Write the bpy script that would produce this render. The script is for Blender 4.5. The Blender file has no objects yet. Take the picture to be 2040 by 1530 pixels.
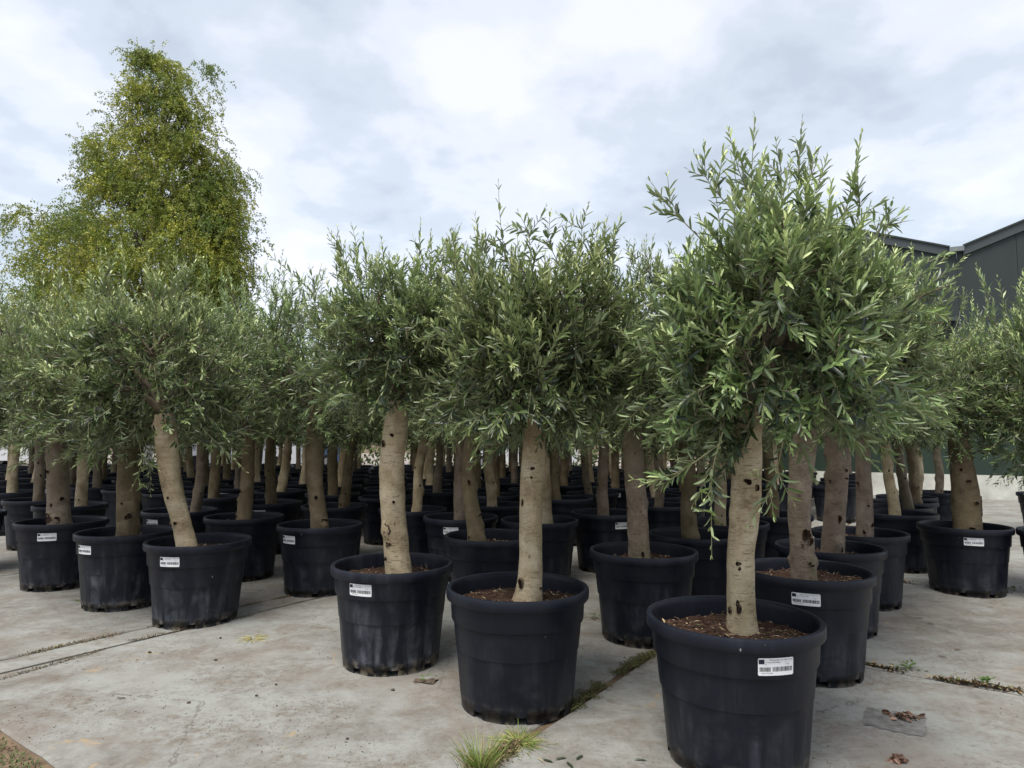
import bpy, math, random
import numpy as np
from mathutils import Vector, Matrix

rng = np.random.default_rng(7)
random.seed(7)
S = bpy.context.scene
COL = S.collection
rad = math.radians

# ------------------------------------------------------------------ camera
F_PX, PITCH, ROLL, CAM_H = 1317.14, 0.0822996, 0.00411955, 1.3831   # focal length in px of a 2040 px wide picture
cam = bpy.data.cameras.new('camera')
cam.sensor_width = 36.0
cam.lens = F_PX * 36.0 / 2040.0
cam.clip_start, cam.clip_end = 0.05, 2000
camo = bpy.data.objects.new('camera', cam)
COL.objects.link(camo)
cp, sp, cr, sr = math.cos(PITCH), math.sin(PITCH), math.cos(ROLL), math.sin(ROLL)
fwd, right, upv = Vector((0, cp, sp)), Vector((1, 0, 0)), Vector((0, -sp, cp))
ex = cr * right + sr * upv
eu = -sr * right + cr * upv
M = Matrix((ex, eu, -fwd)).transposed().to_4x4()
M.translation = (0, 0, CAM_H)
camo.matrix_world = M
S.camera = camo

# ------------------------------------------------------------------ world: overcast sky
SUN_EL, SUN_ROT = rad(70), rad(-150)
w = bpy.data.worlds.new('World')
S.world = w
w.use_nodes = True
nt = w.node_tree
nt.nodes.clear()
N, L = nt.nodes.new, nt.links.new
out = N('ShaderNodeOutputWorld')
sky = N('ShaderNodeTexSky')
sky.sky_type = 'NISHITA'; sky.sun_disc = False
sky.sun_elevation = SUN_EL; sky.sun_rotation = SUN_ROT
bg1 = N('ShaderNodeBackground'); bg1.inputs['Strength'].default_value = 0.05
L(sky.outputs[0], bg1.inputs['Color'])
tc = N('ShaderNodeTexCoord')
sep = N('ShaderNodeSeparateXYZ'); L(tc.outputs['Generated'], sep.inputs[0])
def wmath(op, a, b=None):
    n = N('ShaderNodeMath'); n.operation = op
    for i, v in enumerate((a, b)):
        if v is None: continue
        if isinstance(v, (int, float)): n.inputs[i].default_value = v
        else: L(v, n.inputs[i])
    return n.outputs[0]
zc = wmath('ADD', wmath('MAXIMUM', sep.outputs['Z'], 0.0), 0.22)
cmb = N('ShaderNodeCombineXYZ')
L(wmath('DIVIDE', sep.outputs['X'], zc), cmb.inputs[0])
L(wmath('DIVIDE', sep.outputs['Y'], zc), cmb.inputs[1])
def wnoise(scale, detail, rough, off, dist=0.0):
    m = N('ShaderNodeMapping'); m.inputs['Location'].default_value = off
    L(cmb.outputs[0], m.inputs['Vector'])
    n = N('ShaderNodeTexNoise'); n.inputs['Scale'].default_value = scale
    n.inputs['Detail'].default_value = detail; n.inputs['Roughness'].default_value = rough
    n.inputs['Distortion'].default_value = dist
    L(m.outputs[0], n.inputs['Vector'])
    return n.outputs['Fac']
def wramp(fac, stops):
    r = N('ShaderNodeValToRGB'); r.color_ramp.interpolation = 'EASE'
    e = r.color_ramp.elements
    e[0].position, e[0].color = stops[0][0], (*stops[0][1], 1)
    e[1].position, e[1].color = stops[-1][0], (*stops[-1][1], 1)
    for p, c in stops[1:-1]:
        k = e.new(p); k.color = (*c, 1)
    L(fac, r.inputs['Fac'])
    return r.outputs['Color']
fac = wmath('ADD', wmath('MULTIPLY', wnoise(1.5, 4, 0.5, (3.1, 0.7, 0), 0.1), 0.64), wmath('MULTIPLY', wnoise(4.2, 6, 0.55, (1.2, 5.5, 0), 0.1), 0.36))
clouds = wramp(fac, [(0.385, (0.50, 0.535, 0.57)), (0.455, (0.60, 0.635, 0.67)), (0.52, (0.74, 0.75, 0.795)), (0.59, (0.835, 0.825, 0.87))])
bg2 = N('ShaderNodeBackground'); bg2.inputs['Strength'].default_value = 0.84
L(clouds, bg2.inputs['Color'])
add = N('ShaderNodeAddShader')
L(bg1.outputs[0], add.inputs[0]); L(bg2.outputs[0], add.inputs[1])
L(add.outputs[0], out.inputs['Surface'])

# ------------------------------------------------------------------ sun behind cloud
sun = bpy.data.lights.new('sun', 'SUN')
sun.energy, sun.angle, sun.color = 4.2, rad(28), (1.0, 0.96, 0.89)
suno = bpy.data.objects.new('sun', sun)
COL.objects.link(suno)
# light comes from high up behind the camera, a little from the left
az = rad(212)
sd = Vector((math.sin(az) * math.cos(SUN_EL), math.cos(az) * math.cos(SUN_EL), math.sin(SUN_EL)))
suno.rotation_euler = sd.to_track_quat('Z', 'Y').to_euler()
sky.sun_rotation = az

S.view_settings.view_transform = 'Standard'
S.view_settings.look = 'None'
S.view_settings.gamma = 1
S.view_settings.use_curve_mapping = False
S.view_settings.exposure = 0.32
S.render.engine = 'CYCLES'
S.cycles.max_bounces = 6
S.cycles.diffuse_bounces = 2
S.cycles.glossy_bounces = 2
S.cycles.transmission_bounces = 3

# ------------------------------------------------------------------ helpers
R = 0.38                # outer rim radius of a pot, metres
def ray(px, py):
    a, b = px - 1020, py - 765
    X = cr * a + sr * b; Y = -sr * a + cr * b
    return np.array([X / F_PX, cp + sp * Y / F_PX, sp - cp * Y / F_PX])
def at_depth(px, py, depth):
    d = ray(px, py); t = depth / d[1]
    return np.array([0, 0, CAM_H]) + d * t
def on_ground(px, py, z=0.0):
    d = ray(px, py); t = (z - CAM_H) / d[2]
    return np.array([0, 0, CAM_H]) + d * t
def project(p):
    x, y, z = p[0], p[1], p[2] - CAM_H
    d = y * cp + z * sp; u = -y * sp + z * cp
    X, Y = F_PX * x / d, -F_PX * u / d
    return 1020 + cr * X - sr * Y, 765 + sr * X + cr * Y

def npmesh(name, V, Fs, mats, midx=None, col=None, smooth=False, uv=None):
    """V (n,3); Fs list of int arrays (m,k); midx list of material indices (per array); col (n,4)"""
    me = bpy.data.meshes.new(name)
    V = np.asarray(V, dtype=np.float32)
    me.vertices.add(len(V)); me.vertices.foreach_set('co', V.ravel())
    loops = np.concatenate([np.asarray(f).ravel() for f in Fs]).astype(np.int32)
    ln = np.concatenate([np.full(len(f), np.asarray(f).shape[1]) for f in Fs]).astype(np.int32)
    st = np.concatenate([[0], np.cumsum(ln)[:-1]]).astype(np.int32)
    me.loops.add(len(loops)); me.loops.foreach_set('vertex_index', loops)
    me.polygons.add(len(ln)); me.polygons.foreach_set('loop_start', st); me.polygons.foreach_set('loop_total', ln)
    if midx is not None:
        mi = np.concatenate([np.full(len(f), m) if np.isscalar(m) else np.asarray(m) for f, m in zip(Fs, midx)]).astype(np.int32)
        me.polygons.foreach_set('material_index', mi)
    me.polygons.foreach_set('use_smooth', np.full(len(ln), smooth, dtype=bool))
    if col is not None:
        a = me.color_attributes.new('tint', 'FLOAT_COLOR', 'POINT')
        a.data.foreach_set('color', np.asarray(col, dtype=np.float32).ravel())
    me.update(calc_edges=True)
    for m in mats: me.materials.append(m)
    return me
def link(name, data, parent=None, loc=None, **props):
    o = bpy.data.objects.new(name, data)
    COL.objects.link(o)
    if parent is not None: o.parent = parent
    if loc is not None: o.location = loc
    for k, v in props.items(): o[k] = v
    return o
def thing(name, label, cat, loc=(0, 0, 0), rz=0.0, group=None):
    o = bpy.data.objects.new(name, None); COL.objects.link(o)
    o.empty_display_size = 0.2
    o.location = loc; o.rotation_euler = (0, 0, rz)
    o['label'] = label; o['category'] = cat
    if group: o['group'] = group
    return o

class MB:
    """collects simple solids"""
    def __init__(s): s.V = []; s.F3 = []; s.F4 = []; s.m3 = []; s.m4 = []; s.n = 0; s.C = []
    def add(s, V, F4=(), F3=(), m=0, c=(1, 1, 1, 1)):
        V = np.asarray(V, float)
        s.V.append(V); s.C.append(np.tile(c, (len(V), 1)))
        if len(F4): s.F4.append(np.asarray(F4) + s.n); s.m4.append(np.full(len(F4), m))
        if len(F3): s.F3.append(np.asarray(F3) + s.n); s.m3.append(np.full(len(F3), m))
        s.n += len(V)
    def box(s, a, b, m=0, M=None):
        x0, y0, z0 = a; x1, y1, z1 = b
        V = np.array([(x0, y0, z0), (x1, y0, z0), (x1, y1, z0), (x0, y1, z0), (x0, y0, z1), (x1, y0, z1), (x1, y1, z1), (x0, y1, z1)], float)
        if M is not None: V = V @ np.array(M)[:3, :3].T + np.array(M)[:3, 3]
        s.add(V, [(0, 3, 2, 1), (4, 5, 6, 7), (0, 1, 5, 4), (1, 2, 6, 5), (2, 3, 7, 6), (3, 0, 4, 7)], m=m)
    def tube(s, P, r, seg=8, m=0, cap=True, c=(1, 1, 1, 1), rough=None):
        V, F = tube_geo(P, r, seg, rough)
        s.add(V, F, m=m, c=c)
        if cap:
            n = len(P)
            s.add([P[-1]] + list(V[(n - 1) * seg:]), (), [(0, 1 + i, 1 + (i + 1) % seg) for i in range(seg)], m=m, c=c)
    def mesh(s, name, mats, smooth=False, col=False):
        Fs, ms = [], []
        if s.F4: Fs.append(np.concatenate(s.F4)); ms.append(np.concatenate(s.m4))
        if s.F3: Fs.append(np.concatenate(s.F3)); ms.append(np.concatenate(s.m3))
        return npmesh(name, np.concatenate(s.V), Fs, mats, ms, np.concatenate(s.C) if col else None, smooth)

def frames(P):
    P = np.asarray(P, float)
    T = np.gradient(P, axis=0); T /= np.linalg.norm(T, axis=1)[:, None] + 1e-12
    ref = np.array([1.0, 0, 0]) if abs(T[0][0]) < 0.8 else np.array([0, 1.0, 0])
    U = np.zeros_like(P); W = np.zeros_like(P)
    for i in range(len(P)):
        u = ref - T[i] * ref.dot(T[i]); u /= np.linalg.norm(u)
        U[i] = u; W[i] = np.cross(T[i], u); ref = u
    return T, U, W
def tube_geo(P, r, seg, rough=None):
    P = np.asarray(P, float); n = len(P)
    r = np.broadcast_to(np.asarray(r, float), (n,))
    T, U, W = frames(P)
    th = np.linspace(0, 2 * np.pi, seg, endpoint=False)
    rr = r[:, None] * np.ones((1, seg))
    if rough is not None: rr = rr * rough(np.arange(n)[:, None], th[None, :])
    V = P[:, None, :] + rr[..., None] * (np.cos(th)[None, :, None] * U[:, None, :] + np.sin(th)[None, :, None] * W[:, None, :])
    i = np.arange(n - 1)[:, None] * seg; j = np.arange(seg)[None, :]; j2 = (j + 1) % seg
    F = np.stack([i + j, i + j2, i + seg + j2, i + seg + j], -1).reshape(-1, 4)
    return V.reshape(-1, 3), F

# ------------------------------------------------------------------ materials
def mat(name):
    m = bpy.data.materials.new(name); m.use_nodes = True
    nt = m.node_tree
    return m, nt, nt.nodes, nt.links, nt.nodes['Principled BSDF']
def setp(b, **k):
    for n, v in k.items():
        b.inputs[n.replace('_', ' ')].default_value = v
class NB:
    def __init__(s, nt): s.nt = nt
    def n(s, t, **k):
        x = s.nt.nodes.new(t)
        for a, v in k.items(): setattr(x, a, v)
        return x
    def put(s, sock, v):
        if v is None: return
        if hasattr(v, 'links'): s.nt.links.new(v, sock)
        else: sock.default_value = v
    def math(s, op, a, b=None, clamp=False):
        x = s.n('ShaderNodeMath', operation=op, use_clamp=clamp)
        s.put(x.inputs[0], a); s.put(x.inputs[1], b); return x.outputs[0]
    def coord(s, which='Object', scale=(1, 1, 1), loc=(0, 0, 0), rnd=0.0):
        if which == 'World':
            v = s.n('ShaderNodeNewGeometry').outputs['Position']
        else: v = s.n('ShaderNodeTexCoord').outputs[which]
        if rnd:
            oi = s.n('ShaderNodeObjectInfo'); va = s.n('ShaderNodeVectorMath', operation='ADD')
            cb = s.n('ShaderNodeCombineXYZ'); s.put(cb.inputs[0], s.math('MULTIPLY', oi.outputs['Random'], rnd)); s.put(cb.inputs[2], s.math('MULTIPLY', oi.outputs['Random'], rnd * 0.7))
            s.nt.links.new(v, va.inputs[0]); s.nt.links.new(cb.outputs[0], va.inputs[1]); v = va.outputs[0]
        m = s.n('ShaderNodeMapping'); m.inputs['Scale'].default_value = scale; m.inputs['Location'].default_value = loc
        s.nt.links.new(v, m.inputs['Vector']); return m.outputs[0]
    def noise(s, vec, scale=5, detail=4, rough=0.5, dist=0.0):
        x = s.n('ShaderNodeTexNoise'); s.put(x.inputs['Vector'], vec)
        x.inputs['Scale'].default_value = scale; x.inputs['Detail'].default_value = detail
        x.inputs['Roughness'].default_value = rough; x.inputs['Distortion'].default_value = dist
        return x.outputs['Fac']
    def voro(s, vec, scale=5, feature='F1', out='Distance', rnd=1.0):
        x = s.n('ShaderNodeTexVoronoi', feature=feature); s.put(x.inputs['Vector'], vec)
        x.inputs['Scale'].default_value = scale; x.inputs['Randomness'].default_value = rnd
        return x.outputs[out]
    def ramp(s, fac, stops, interp='LINEAR'):
        r = s.n('ShaderNodeValToRGB'); e = r.color_ramp.elements; r.color_ramp.interpolation = interp
        def c(v): return (v, v, v, 1) if np.isscalar(v) else (*v, 1)
        e[0].position, e[0].color = stops[0][0], c(stops[0][1])
        e[1].position, e[1].color = stops[-1][0], c(stops[-1][1])
        for p, v in stops[1:-1]:
            k = e.new(p); k.color = c(v)
        s.put(r.inputs['Fac'], fac); return r.outputs['Color']
    def mix(s, fac, a, b, mode='MIX'):
        x = s.n('ShaderNodeMix', data_type='RGBA', blend_type=mode)
        s.put(x.inputs[0], fac)
        for i, v in ((6, a), (7, b)):
            if isinstance(v, tuple): v = (*v, 1)
            s.put(x.inputs[i], v)
        return x.outputs[2]
    def bump(s, h, strength=0.3, dist=0.01):
        x = s.n('ShaderNodeBump'); x.inputs['Strength'].default_value = strength; x.inputs['Distance'].default_value = dist
        s.put(x.inputs['Height'], h); return x.outputs['Normal']

def simple(name, color, rough=0.6, spec=0.5, metal=0.0, noise=None, amt=0.25):
    m, nt, nodes, links, b = mat(name); nb = NB(nt)
    setp(b, Roughness=rough, Metallic=metal)
    b.inputs['Specular IOR Level'].default_value = spec
    if noise:
        f = nb.noise(nb.coord('World'), noise, 4, 0.6)
        d = tuple(c * (1 - amt) for c in color); l = tuple(min(1, c * (1 + amt)) for c in color)
        nb.put(b.inputs['Base Color'], nb.ramp(f, [(0.3, d), (0.7, l)]))
    else: b.inputs['Base Color'].default_value = (*color, 1)
    return m

def make_leaf_mat(name, under=(0.36, 0.43, 0.25), trans=0.13, rough=0.36):
    m, nt, nodes, links, b = mat(name); nb = NB(nt)
    a = nb.n('ShaderNodeAttribute', attribute_name='tint')
    geo = nb.n('ShaderNodeNewGeometry')
    oi = nb.n('ShaderNodeObjectInfo')
    hsv = nb.n('ShaderNodeHueSaturation')
    links.new(a.outputs['Color'], hsv.inputs['Color'])
    nb.put(hsv.inputs['Value'], nb.math('ADD', nb.math('MULTIPLY', oi.outputs['Random'], 0.3), 0.85))
    nb.put(hsv.inputs['Hue'], nb.math('ADD', nb.math('MULTIPLY', oi.outputs['Random'], 0.02), 0.488))
    und = nb.mix(0.5, hsv.outputs['Color'], under)
    c = nb.mix(geo.outputs['Backfacing'], hsv.outputs['Color'], und)
    links.new(c, b.inputs['Base Color'])
    setp(b, Roughness=rough); b.inputs['Specular IOR Level'].default_value = 0.45
    tr = nb.n('ShaderNodeBsdfTranslucent')
    nb.put(tr.inputs['Color'], nb.mix(0.5, c, (0.28, 0.42, 0.08)))
    ms = nb.n('ShaderNodeMixShader'); ms.inputs[0].default_value = trans
    links.new(b.outputs[0], ms.inputs[1]); links.new(tr.outputs[0], ms.inputs[2])
    links.new(ms.outputs[0], nodes['Material Output'].inputs['Surface'])
    return m
M_leaf = make_leaf_mat('olive_leaf')
M_birchleaf = make_leaf_mat('birch_leaf', under=(0.14, 0.19, 0.04), trans=0.3, rough=0.5)
M_grass = make_leaf_mat('grass_blade', under=(0.16, 0.24, 0.05), trans=0.25, rough=0.5)

def make_bark(name, c_lo, c_mid, c_hi, spots=True):
    m, nt, nodes, links, b = mat(name); nb = NB(nt)
    v = nb.coord('Object', rnd=9.0)
    vs = nb.coord('Object', scale=(1, 1, 4.5), rnd=9.0)
    big = nb.noise(v, 7, 4, 0.55, 0.4)
    fine = nb.noise(vs, 60, 5, 0.65)
    col = nb.ramp(nb.math('ADD', nb.math('MULTIPLY', big, 0.6), nb.math('MULTIPLY', fine, 0.4)), [(0.33, c_lo), (0.5, c_mid), (0.66, c_hi)])
    oi = nb.n('ShaderNodeObjectInfo')
    col = nb.mix(nb.ramp(nb.noise(nb.coord('Object', scale=(1, 1, 0.6), rnd=21.0), 3.5, 3, 0.5), [(0.5, 0), (0.72, 0.55)]), col, (0.13, 0.125, 0.06))
    # thin horizontal creases
    cr_ = nb.noise(nb.coord('Object', scale=(1.0, 1.0, 5), rnd=9.0), 20, 4, 0.6, 0.6)
    crease = nb.ramp(cr_, [(0.58, 0), (0.66, 1)])
    col = nb.mix(nb.math('MULTIPLY', crease, 0.45), col, (0.10, 0.062, 0.035))
    # dark pin holes and pits
    pit = nb.math('MULTIPLY', nb.ramp(nb.math('ADD', nb.voro(nb.coord('Object', scale=(1, 1, 0.5), rnd=9.0), 15, rnd=1.0), nb.math('MULTIPLY', nb.noise(v, 70, 3, 0.7), 0.16)), [(0.13, 1), (0.19, 0)]), nb.ramp(nb.noise(v, 9, 2, 0.5), [(0.42, 0), (0.52, 1)]))
    speck = nb.ramp(nb.voro(v, 130), [(0.10, 1), (0.2, 0)])
    if spots:
        col = nb.mix(nb.math('MULTIPLY', pit, 0.42), col, (0.035, 0.02, 0.014))
    col = nb.mix(nb.math('MULTIPLY', speck, 0.4), col, (0.08, 0.05, 0.03))
    links.new(col, b.inputs['Base Color'])
    setp(b, Roughness=0.8); b.inputs['Specular IOR Level'].default_value = 0.25
    h = nb.math('SUBTRACT', nb.math('ADD', fine, big), nb.math('ADD', nb.math('MULTIPLY', pit, 1.6), nb.math('MULTIPLY', crease, 0.5)))
    links.new(nb.bump(h, 0.8, 0.008), b.inputs['Normal'])
    return m
M_bark = make_bark('olive_bark', (0.21, 0.150, 0.088), (0.45, 0.365, 0.235), (0.60, 0.525, 0.385))
M_bark2 = make_bark('olive_bark_grey_shaded', (0.095, 0.070, 0.050), (0.195, 0.155, 0.118), (0.28, 0.236, 0.185))  # grey bark, darkened to carry the shade under the canopy
M_bark3 = make_bark('olive_bark_ochre_shaded', (0.075, 0.055, 0.031), (0.160, 0.124, 0.074), (0.235, 0.190, 0.120))  # ochre bark, canopy shade likewise mixed into its tones
M_limb = simple('olive_limb', (0.15, 0.12, 0.085), 0.8, 0.2, noise=40, amt=0.35)
M_twig = simple('olive_twig', (0.20, 0.19, 0.10), 0.7, 0.3, noise=60, amt=0.3)

def make_knot():
    m, nt, nodes, links, b = mat('bark_scar'); nb = NB(nt)
    a = nb.n('ShaderNodeAttribute', attribute_name='tint')
    v = nb.coord('Object', scale=(1, 1, 0.4))
    f = nb.noise(v, 120, 4, 0.7)
    dark = nb.ramp(f, [(0.38, (0.010, 0.006, 0.005)), (0.6, (0.035, 0.019, 0.013)), (0.75, (0.09, 0.055, 0.038))])
    sepc = nb.n('ShaderNodeSeparateColor'); links.new(a.outputs['Color'], sepc.inputs[0])
    links.new(nb.mix(sepc.outputs[0], dark, (0.18, 0.135, 0.09)), b.inputs['Base Color'])
    setp(b, Roughness=0.9); b.inputs['Specular IOR Level'].default_value = 0.15
    links.new(nb.bump(f, 1.0, 0.006), b.inputs['Normal'])
    return m
M_knot = make_knot()

def make_pot_mat():
    m, nt, nodes, links, b = mat('pot_plastic'); nb = NB(nt)
    oi = nb.n('ShaderNodeObjectInfo')
    tcn = nb.n('ShaderNodeTexCoord')
    sp3 = nb.n('ShaderNodeSeparateXYZ'); links.new(tcn.outputs['Object'], sp3.inputs[0])
    z = sp3.outputs['Z']
    v = nb.coord('Object', rnd=13.0)
    streak = nb.noise(nb.coord('Object', scale=(1, 1, 0.12), rnd=13.0), 14, 4, 0.6, 0.3)
    cloud = nb.noise(v, 6, 4, 0.6, 0.5)
    dust = nb.math('MULTIPLY', nb.ramp(streak, [(0.42, 0), (0.72, 1)]), nb.ramp(cloud, [(0.38, 0.05), (0.66, 1)]))
    low = nb.ramp(z, [(0.0, 1.0), (0.45, 0.25), (0.6, 0.12)])
    sc_ = nb.n('ShaderNodeSeparateColor'); links.new(oi.outputs['Color'], sc_.inputs[0]); amount = sc_.outputs[0]
    dust = nb.math('MULTIPLY', nb.math('MULTIPLY', dust, low), amount, clamp=True)
    col = nb.mix(dust, (0.0060, 0.0078, 0.0140), (0.125, 0.135, 0.155))
    # thin overall film
    col = nb.mix(nb.math('MULTIPLY', cloud, 0.06), col, (0.050, 0.056, 0.072))
    # mud splashed round the foot
    foot = nb.math('MULTIPLY', nb.ramp(z, [(0.0, 1.0), (0.09, 0)]), nb.ramp(nb.noise(v, 16, 4, 0.65), [(0.47, 0), (0.60, 1)]))
    col = nb.mix(nb.math('MULTIPLY', nb.math('MULTIPLY', foot, amount), 1.0, clamp=True), col, (0.27, 0.235, 0.18))
    # scuffs and droppings
    sc = nb.ramp(nb.voro(nb.coord('Object', scale=(1, 1, 0.5), rnd=13.0), 9), [(0.022, 1), (0.035, 0)])
    col = nb.mix(nb.math('MULTIPLY', sc, 0.6), col, (0.42, 0.42, 0.41))
    links.new(col, b.inputs['Base Color'])
    nb.put(b.inputs['Roughness'], nb.ramp(nb.math('ADD', cloud, dust), [(0.2, 0.33), (0.9, 0.60)]))
    b.inputs['Specular IOR Level'].default_value = 0.24
    links.new(nb.bump(nb.noise(v, 90, 3, 0.6), 0.12, 0.002), b.inputs['Normal'])
    return m
M_pot = make_pot_mat()
M_soil = simple('potting_soil', (0.055, 0.032, 0.022), 0.95, 0.1, noise=30, amt=0.5)
M_chip = make_leaf_mat('mulch', under=(0.15, 0.10, 0.06), trans=0.0, rough=0.9)
M_white = simple('sticker_paper', (0.78, 0.79, 0.80), 0.45, 0.4)
M_ink = simple('sticker_ink', (0.02, 0.021, 0.028), 0.5, 0.3)
M_navy = simple('sticker_flag', (0.012, 0.014, 0.035), 0.5, 0.3)
M_star = simple('sticker_star', (0.07, 0.07, 0.085), 0.5, 0.3)

def make_concrete():
    m, nt, nodes, links, b = mat('concrete'); nb = NB(nt)
    oi = nb.n('ShaderNodeObjectInfo')
    v = nb.coord('World')
    big = nb.noise(v, 0.7, 5, 0.6, 0.3)
    mid = nb.noise(nb.coord('World', scale=(1, 1, 1), loc=(4, 2, 0)), 4.5, 8, 0.75, 0.3)
    fine = nb.noise(v, 95, 4, 0.75)
    stre = nb.noise(nb.coord('World', scale=(0.8, 1.3, 1), loc=(1, 7, 0)), 2.6, 8, 0.78, 0.5)
    base = nb.ramp(nb.math('ADD', nb.math('MULTIPLY', big, 0.5), nb.math('MULTIPLY', mid, 0.5)), [(0.38, (0.120, 0.110, 0.092)), (0.46, (0.200, 0.195, 0.175)), (0.55, (0.275, 0.284, 0.262))])
    base = nb.mix(nb.math('MULTIPLY', oi.outputs['Random'], 0.25), base, (0.20, 0.20, 0.195))
    # brown and pinkish wash
    grit = nb.ramp(nb.noise(nb.coord('World', loc=(5, 8, 0)), 17, 7, 0.8, 0.4), [(0.40, 0.12), (0.60, 1)])
    base = nb.mix(nb.math('MULTIPLY', nb.ramp(stre, [(0.45, 0), (0.60, 0.9)]), grit), base, (0.125, 0.096, 0.070))
    base = nb.mix(nb.ramp(nb.noise(nb.coord('World', loc=(9, 3, 0)), 1.1, 6, 0.65, 0.3), [(0.50, 0), (0.68, 0.5)]), base, (0.185, 0.148, 0.122))
    # ochre clay smears
    base = nb.mix(nb.ramp(nb.noise(nb.coord('World', loc=(2.3, 5.1, 0)), 3.4, 6, 0.65, 1.2), [(0.645, 0), (0.70, 0.65)]), base, (0.36, 0.25, 0.12))
    # grime specks
    sp_ = nb.ramp(nb.noise(nb.coord('World', loc=(6, 1, 0)), 34, 6, 0.8), [(0.54, 0), (0.62, 0.75)])
    msk = nb.ramp(nb.noise(v, 1.9, 4, 0.6), [(0.42, 0.1), (0.6, 1)])
    base = nb.mix(nb.math('MULTIPLY', sp_, msk), base, (0.075, 0.066, 0.055))
    base = nb.mix(nb.ramp(nb.voro(v, 13), [(0.03, 0.65), (0.045, 0)]), base, (0.07, 0.06, 0.05))
    # hairline cracks
    ck = nb.voro(nb.coord('World', scale=(1, 1, 1), loc=(0.3, 0.9, 0)), 0.55, feature='DISTANCE_TO_EDGE')
    ckd = nb.math('ADD', ck, nb.math('MULTIPLY', nb.math('SUBTRACT', nb.noise(v, 12, 4, 0.7), 0.5), 0.05))
    crack = nb.math('MULTIPLY', nb.ramp(nb.math('ABSOLUTE', ckd), [(0.0006, 0.7), (0.0022, 0)]), nb.ramp(nb.noise(v, 0.9, 2, 0.5), [(0.5, 0), (0.58, 1)]))
    base = nb.mix(crack, base, (0.08, 0.07, 0.056))
    base = nb.mix(nb.math('MULTIPLY', fine, 0.35), base, (0.13, 0.123, 0.113))
    links.new(base, b.inputs['Base Color'])
    setp(b, Roughness=0.82); b.inputs['Specular IOR Level'].default_value = 0.28
    h = nb.math('ADD', nb.math('MULTIPLY', fine, 0.5), nb.math('ADD', mid, nb.math('MULTIPLY', crack, -1.5)))
    links.new(nb.bump(h, 0.35, 0.006), b.inputs['Normal'])
    return m
M_conc = make_concrete()
M_dirt = simple('bare_soil', (0.125, 0.09, 0.06), 0.95, 0.1, noise=9, amt=0.45)
M_yard = simple('pale_yard', (0.24, 0.21, 0.19), 0.9, 0.1, noise=0.5, amt=0.15)

# ------------------------------------------------------------------ ground
g = MB(); g.add([(-400, -60, -0.012), (400, -60, -0.012), (400, 800, -0.012), (-400, 800, -0.012)], [(0, 1, 2, 3)])
link('ground', g.mesh('ground', [M_dirt]), kind='structure')
u_ = np.array([0.82, -0.5724]); v_ = np.array([0.5724, 0.82])
def uvw(u, v): return u * u_ + v * v_
def slab_mesh(du, dv, seed):
    """concrete slab with an uneven, slightly worn edge; local frame u,v"""
    r = np.random.default_rng(seed)
    n = 24
    pts = []
    c = [(0, 0), (du, 0), (du, dv), (0, dv)]
    for k in range(4):
        a, b2 = np.array(c[k]), np.array(c[(k + 1) % 4])
        t = np.linspace(0, 1, n, endpoint=False)[:, None]
        e = a + (b2 - a) * t
        nrm = np.array([-(b2 - a)[1], (b2 - a)[0]]) / np.linalg.norm(b2 - a)
        e = e + nrm * np.abs(r.normal(0, 0.004, (n, 1))) + nrm * 0.004
        pts.append(e)
    O = np.concatenate(pts)
    cen = np.array([du / 2, dv / 2])
    I = O + (cen - O) / np.linalg.norm(cen - O, axis=1)[:, None] * 0.014
    m = len(O)
    V = np.concatenate([np.c_[I, np.zeros(m)], np.c_[O, np.full(m, -0.008)], np.c_[O, np.full(m, -0.14)]])
    j = np.arange(m); j2 = (j + 1) % m
    F = np.concatenate([np.stack([j, m + j, m + j2, j2], 1), np.stack([m + j, 2 * m + j, 2 * m + j2, m + j2], 1)])
    me = npmesh('slab', V, [F, np.arange(m)[None, :]], [M_conc])
    return me
yard = link('concrete_yard', None, kind='structure')
GAP = 0.007
def row(u0, u1, vs, seed, GAP=0.007):
    for k in range(len(vs) - 1):
        me = slab_mesh(u1 - u0 - GAP * 2, vs[k + 1] - vs[k] - GAP * 2, seed + k)
        p = uvw(u0 + GAP, vs[k] + GAP)
        o = link('slab', me, yard, (p[0], p[1], 0))
        o.rotation_euler = (0, 0, math.atan2(u_[1], u_[0]))
VS = [-4.2, -1.2, 1.76, 4.665, 7.57, 10.5, 13.4, 16.3, 19.2, 22.1]
row(-1.765, 1.2, VS, 10)
for k, uu in enumerate((1.2, 4.2, 7.2, 10.2)): row(uu, uu + 3.0, VS, 40 + 20 * k)
LS = [1.28, 7.4, 10.4, 13.4, 16.4, 19.4, 22.4, 25.4]
row(-4.735, -1.785, LS, 200, 0.003)
row(-5.0, -4.74, [1.28, 13.4, 25.4], 220, 0.001)
for k, uu in enumerate((-8.0, -11.0, -14.0, -17.0, -20.0)): row(uu, uu + 3.0 - 0.02, LS, 240 + 20 * k)

# pale yard beyond the nursery block
g = MB()
g.add([(-60, 19.6, -0.004), (9.6, 19.6, -0.004), (9.6, 60, -0.004), (-60, 60, -0.004)], [(0, 1, 2, 3)])
link('far_yard', g.mesh('far_yard', [M_yard]), kind='structure')

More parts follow.
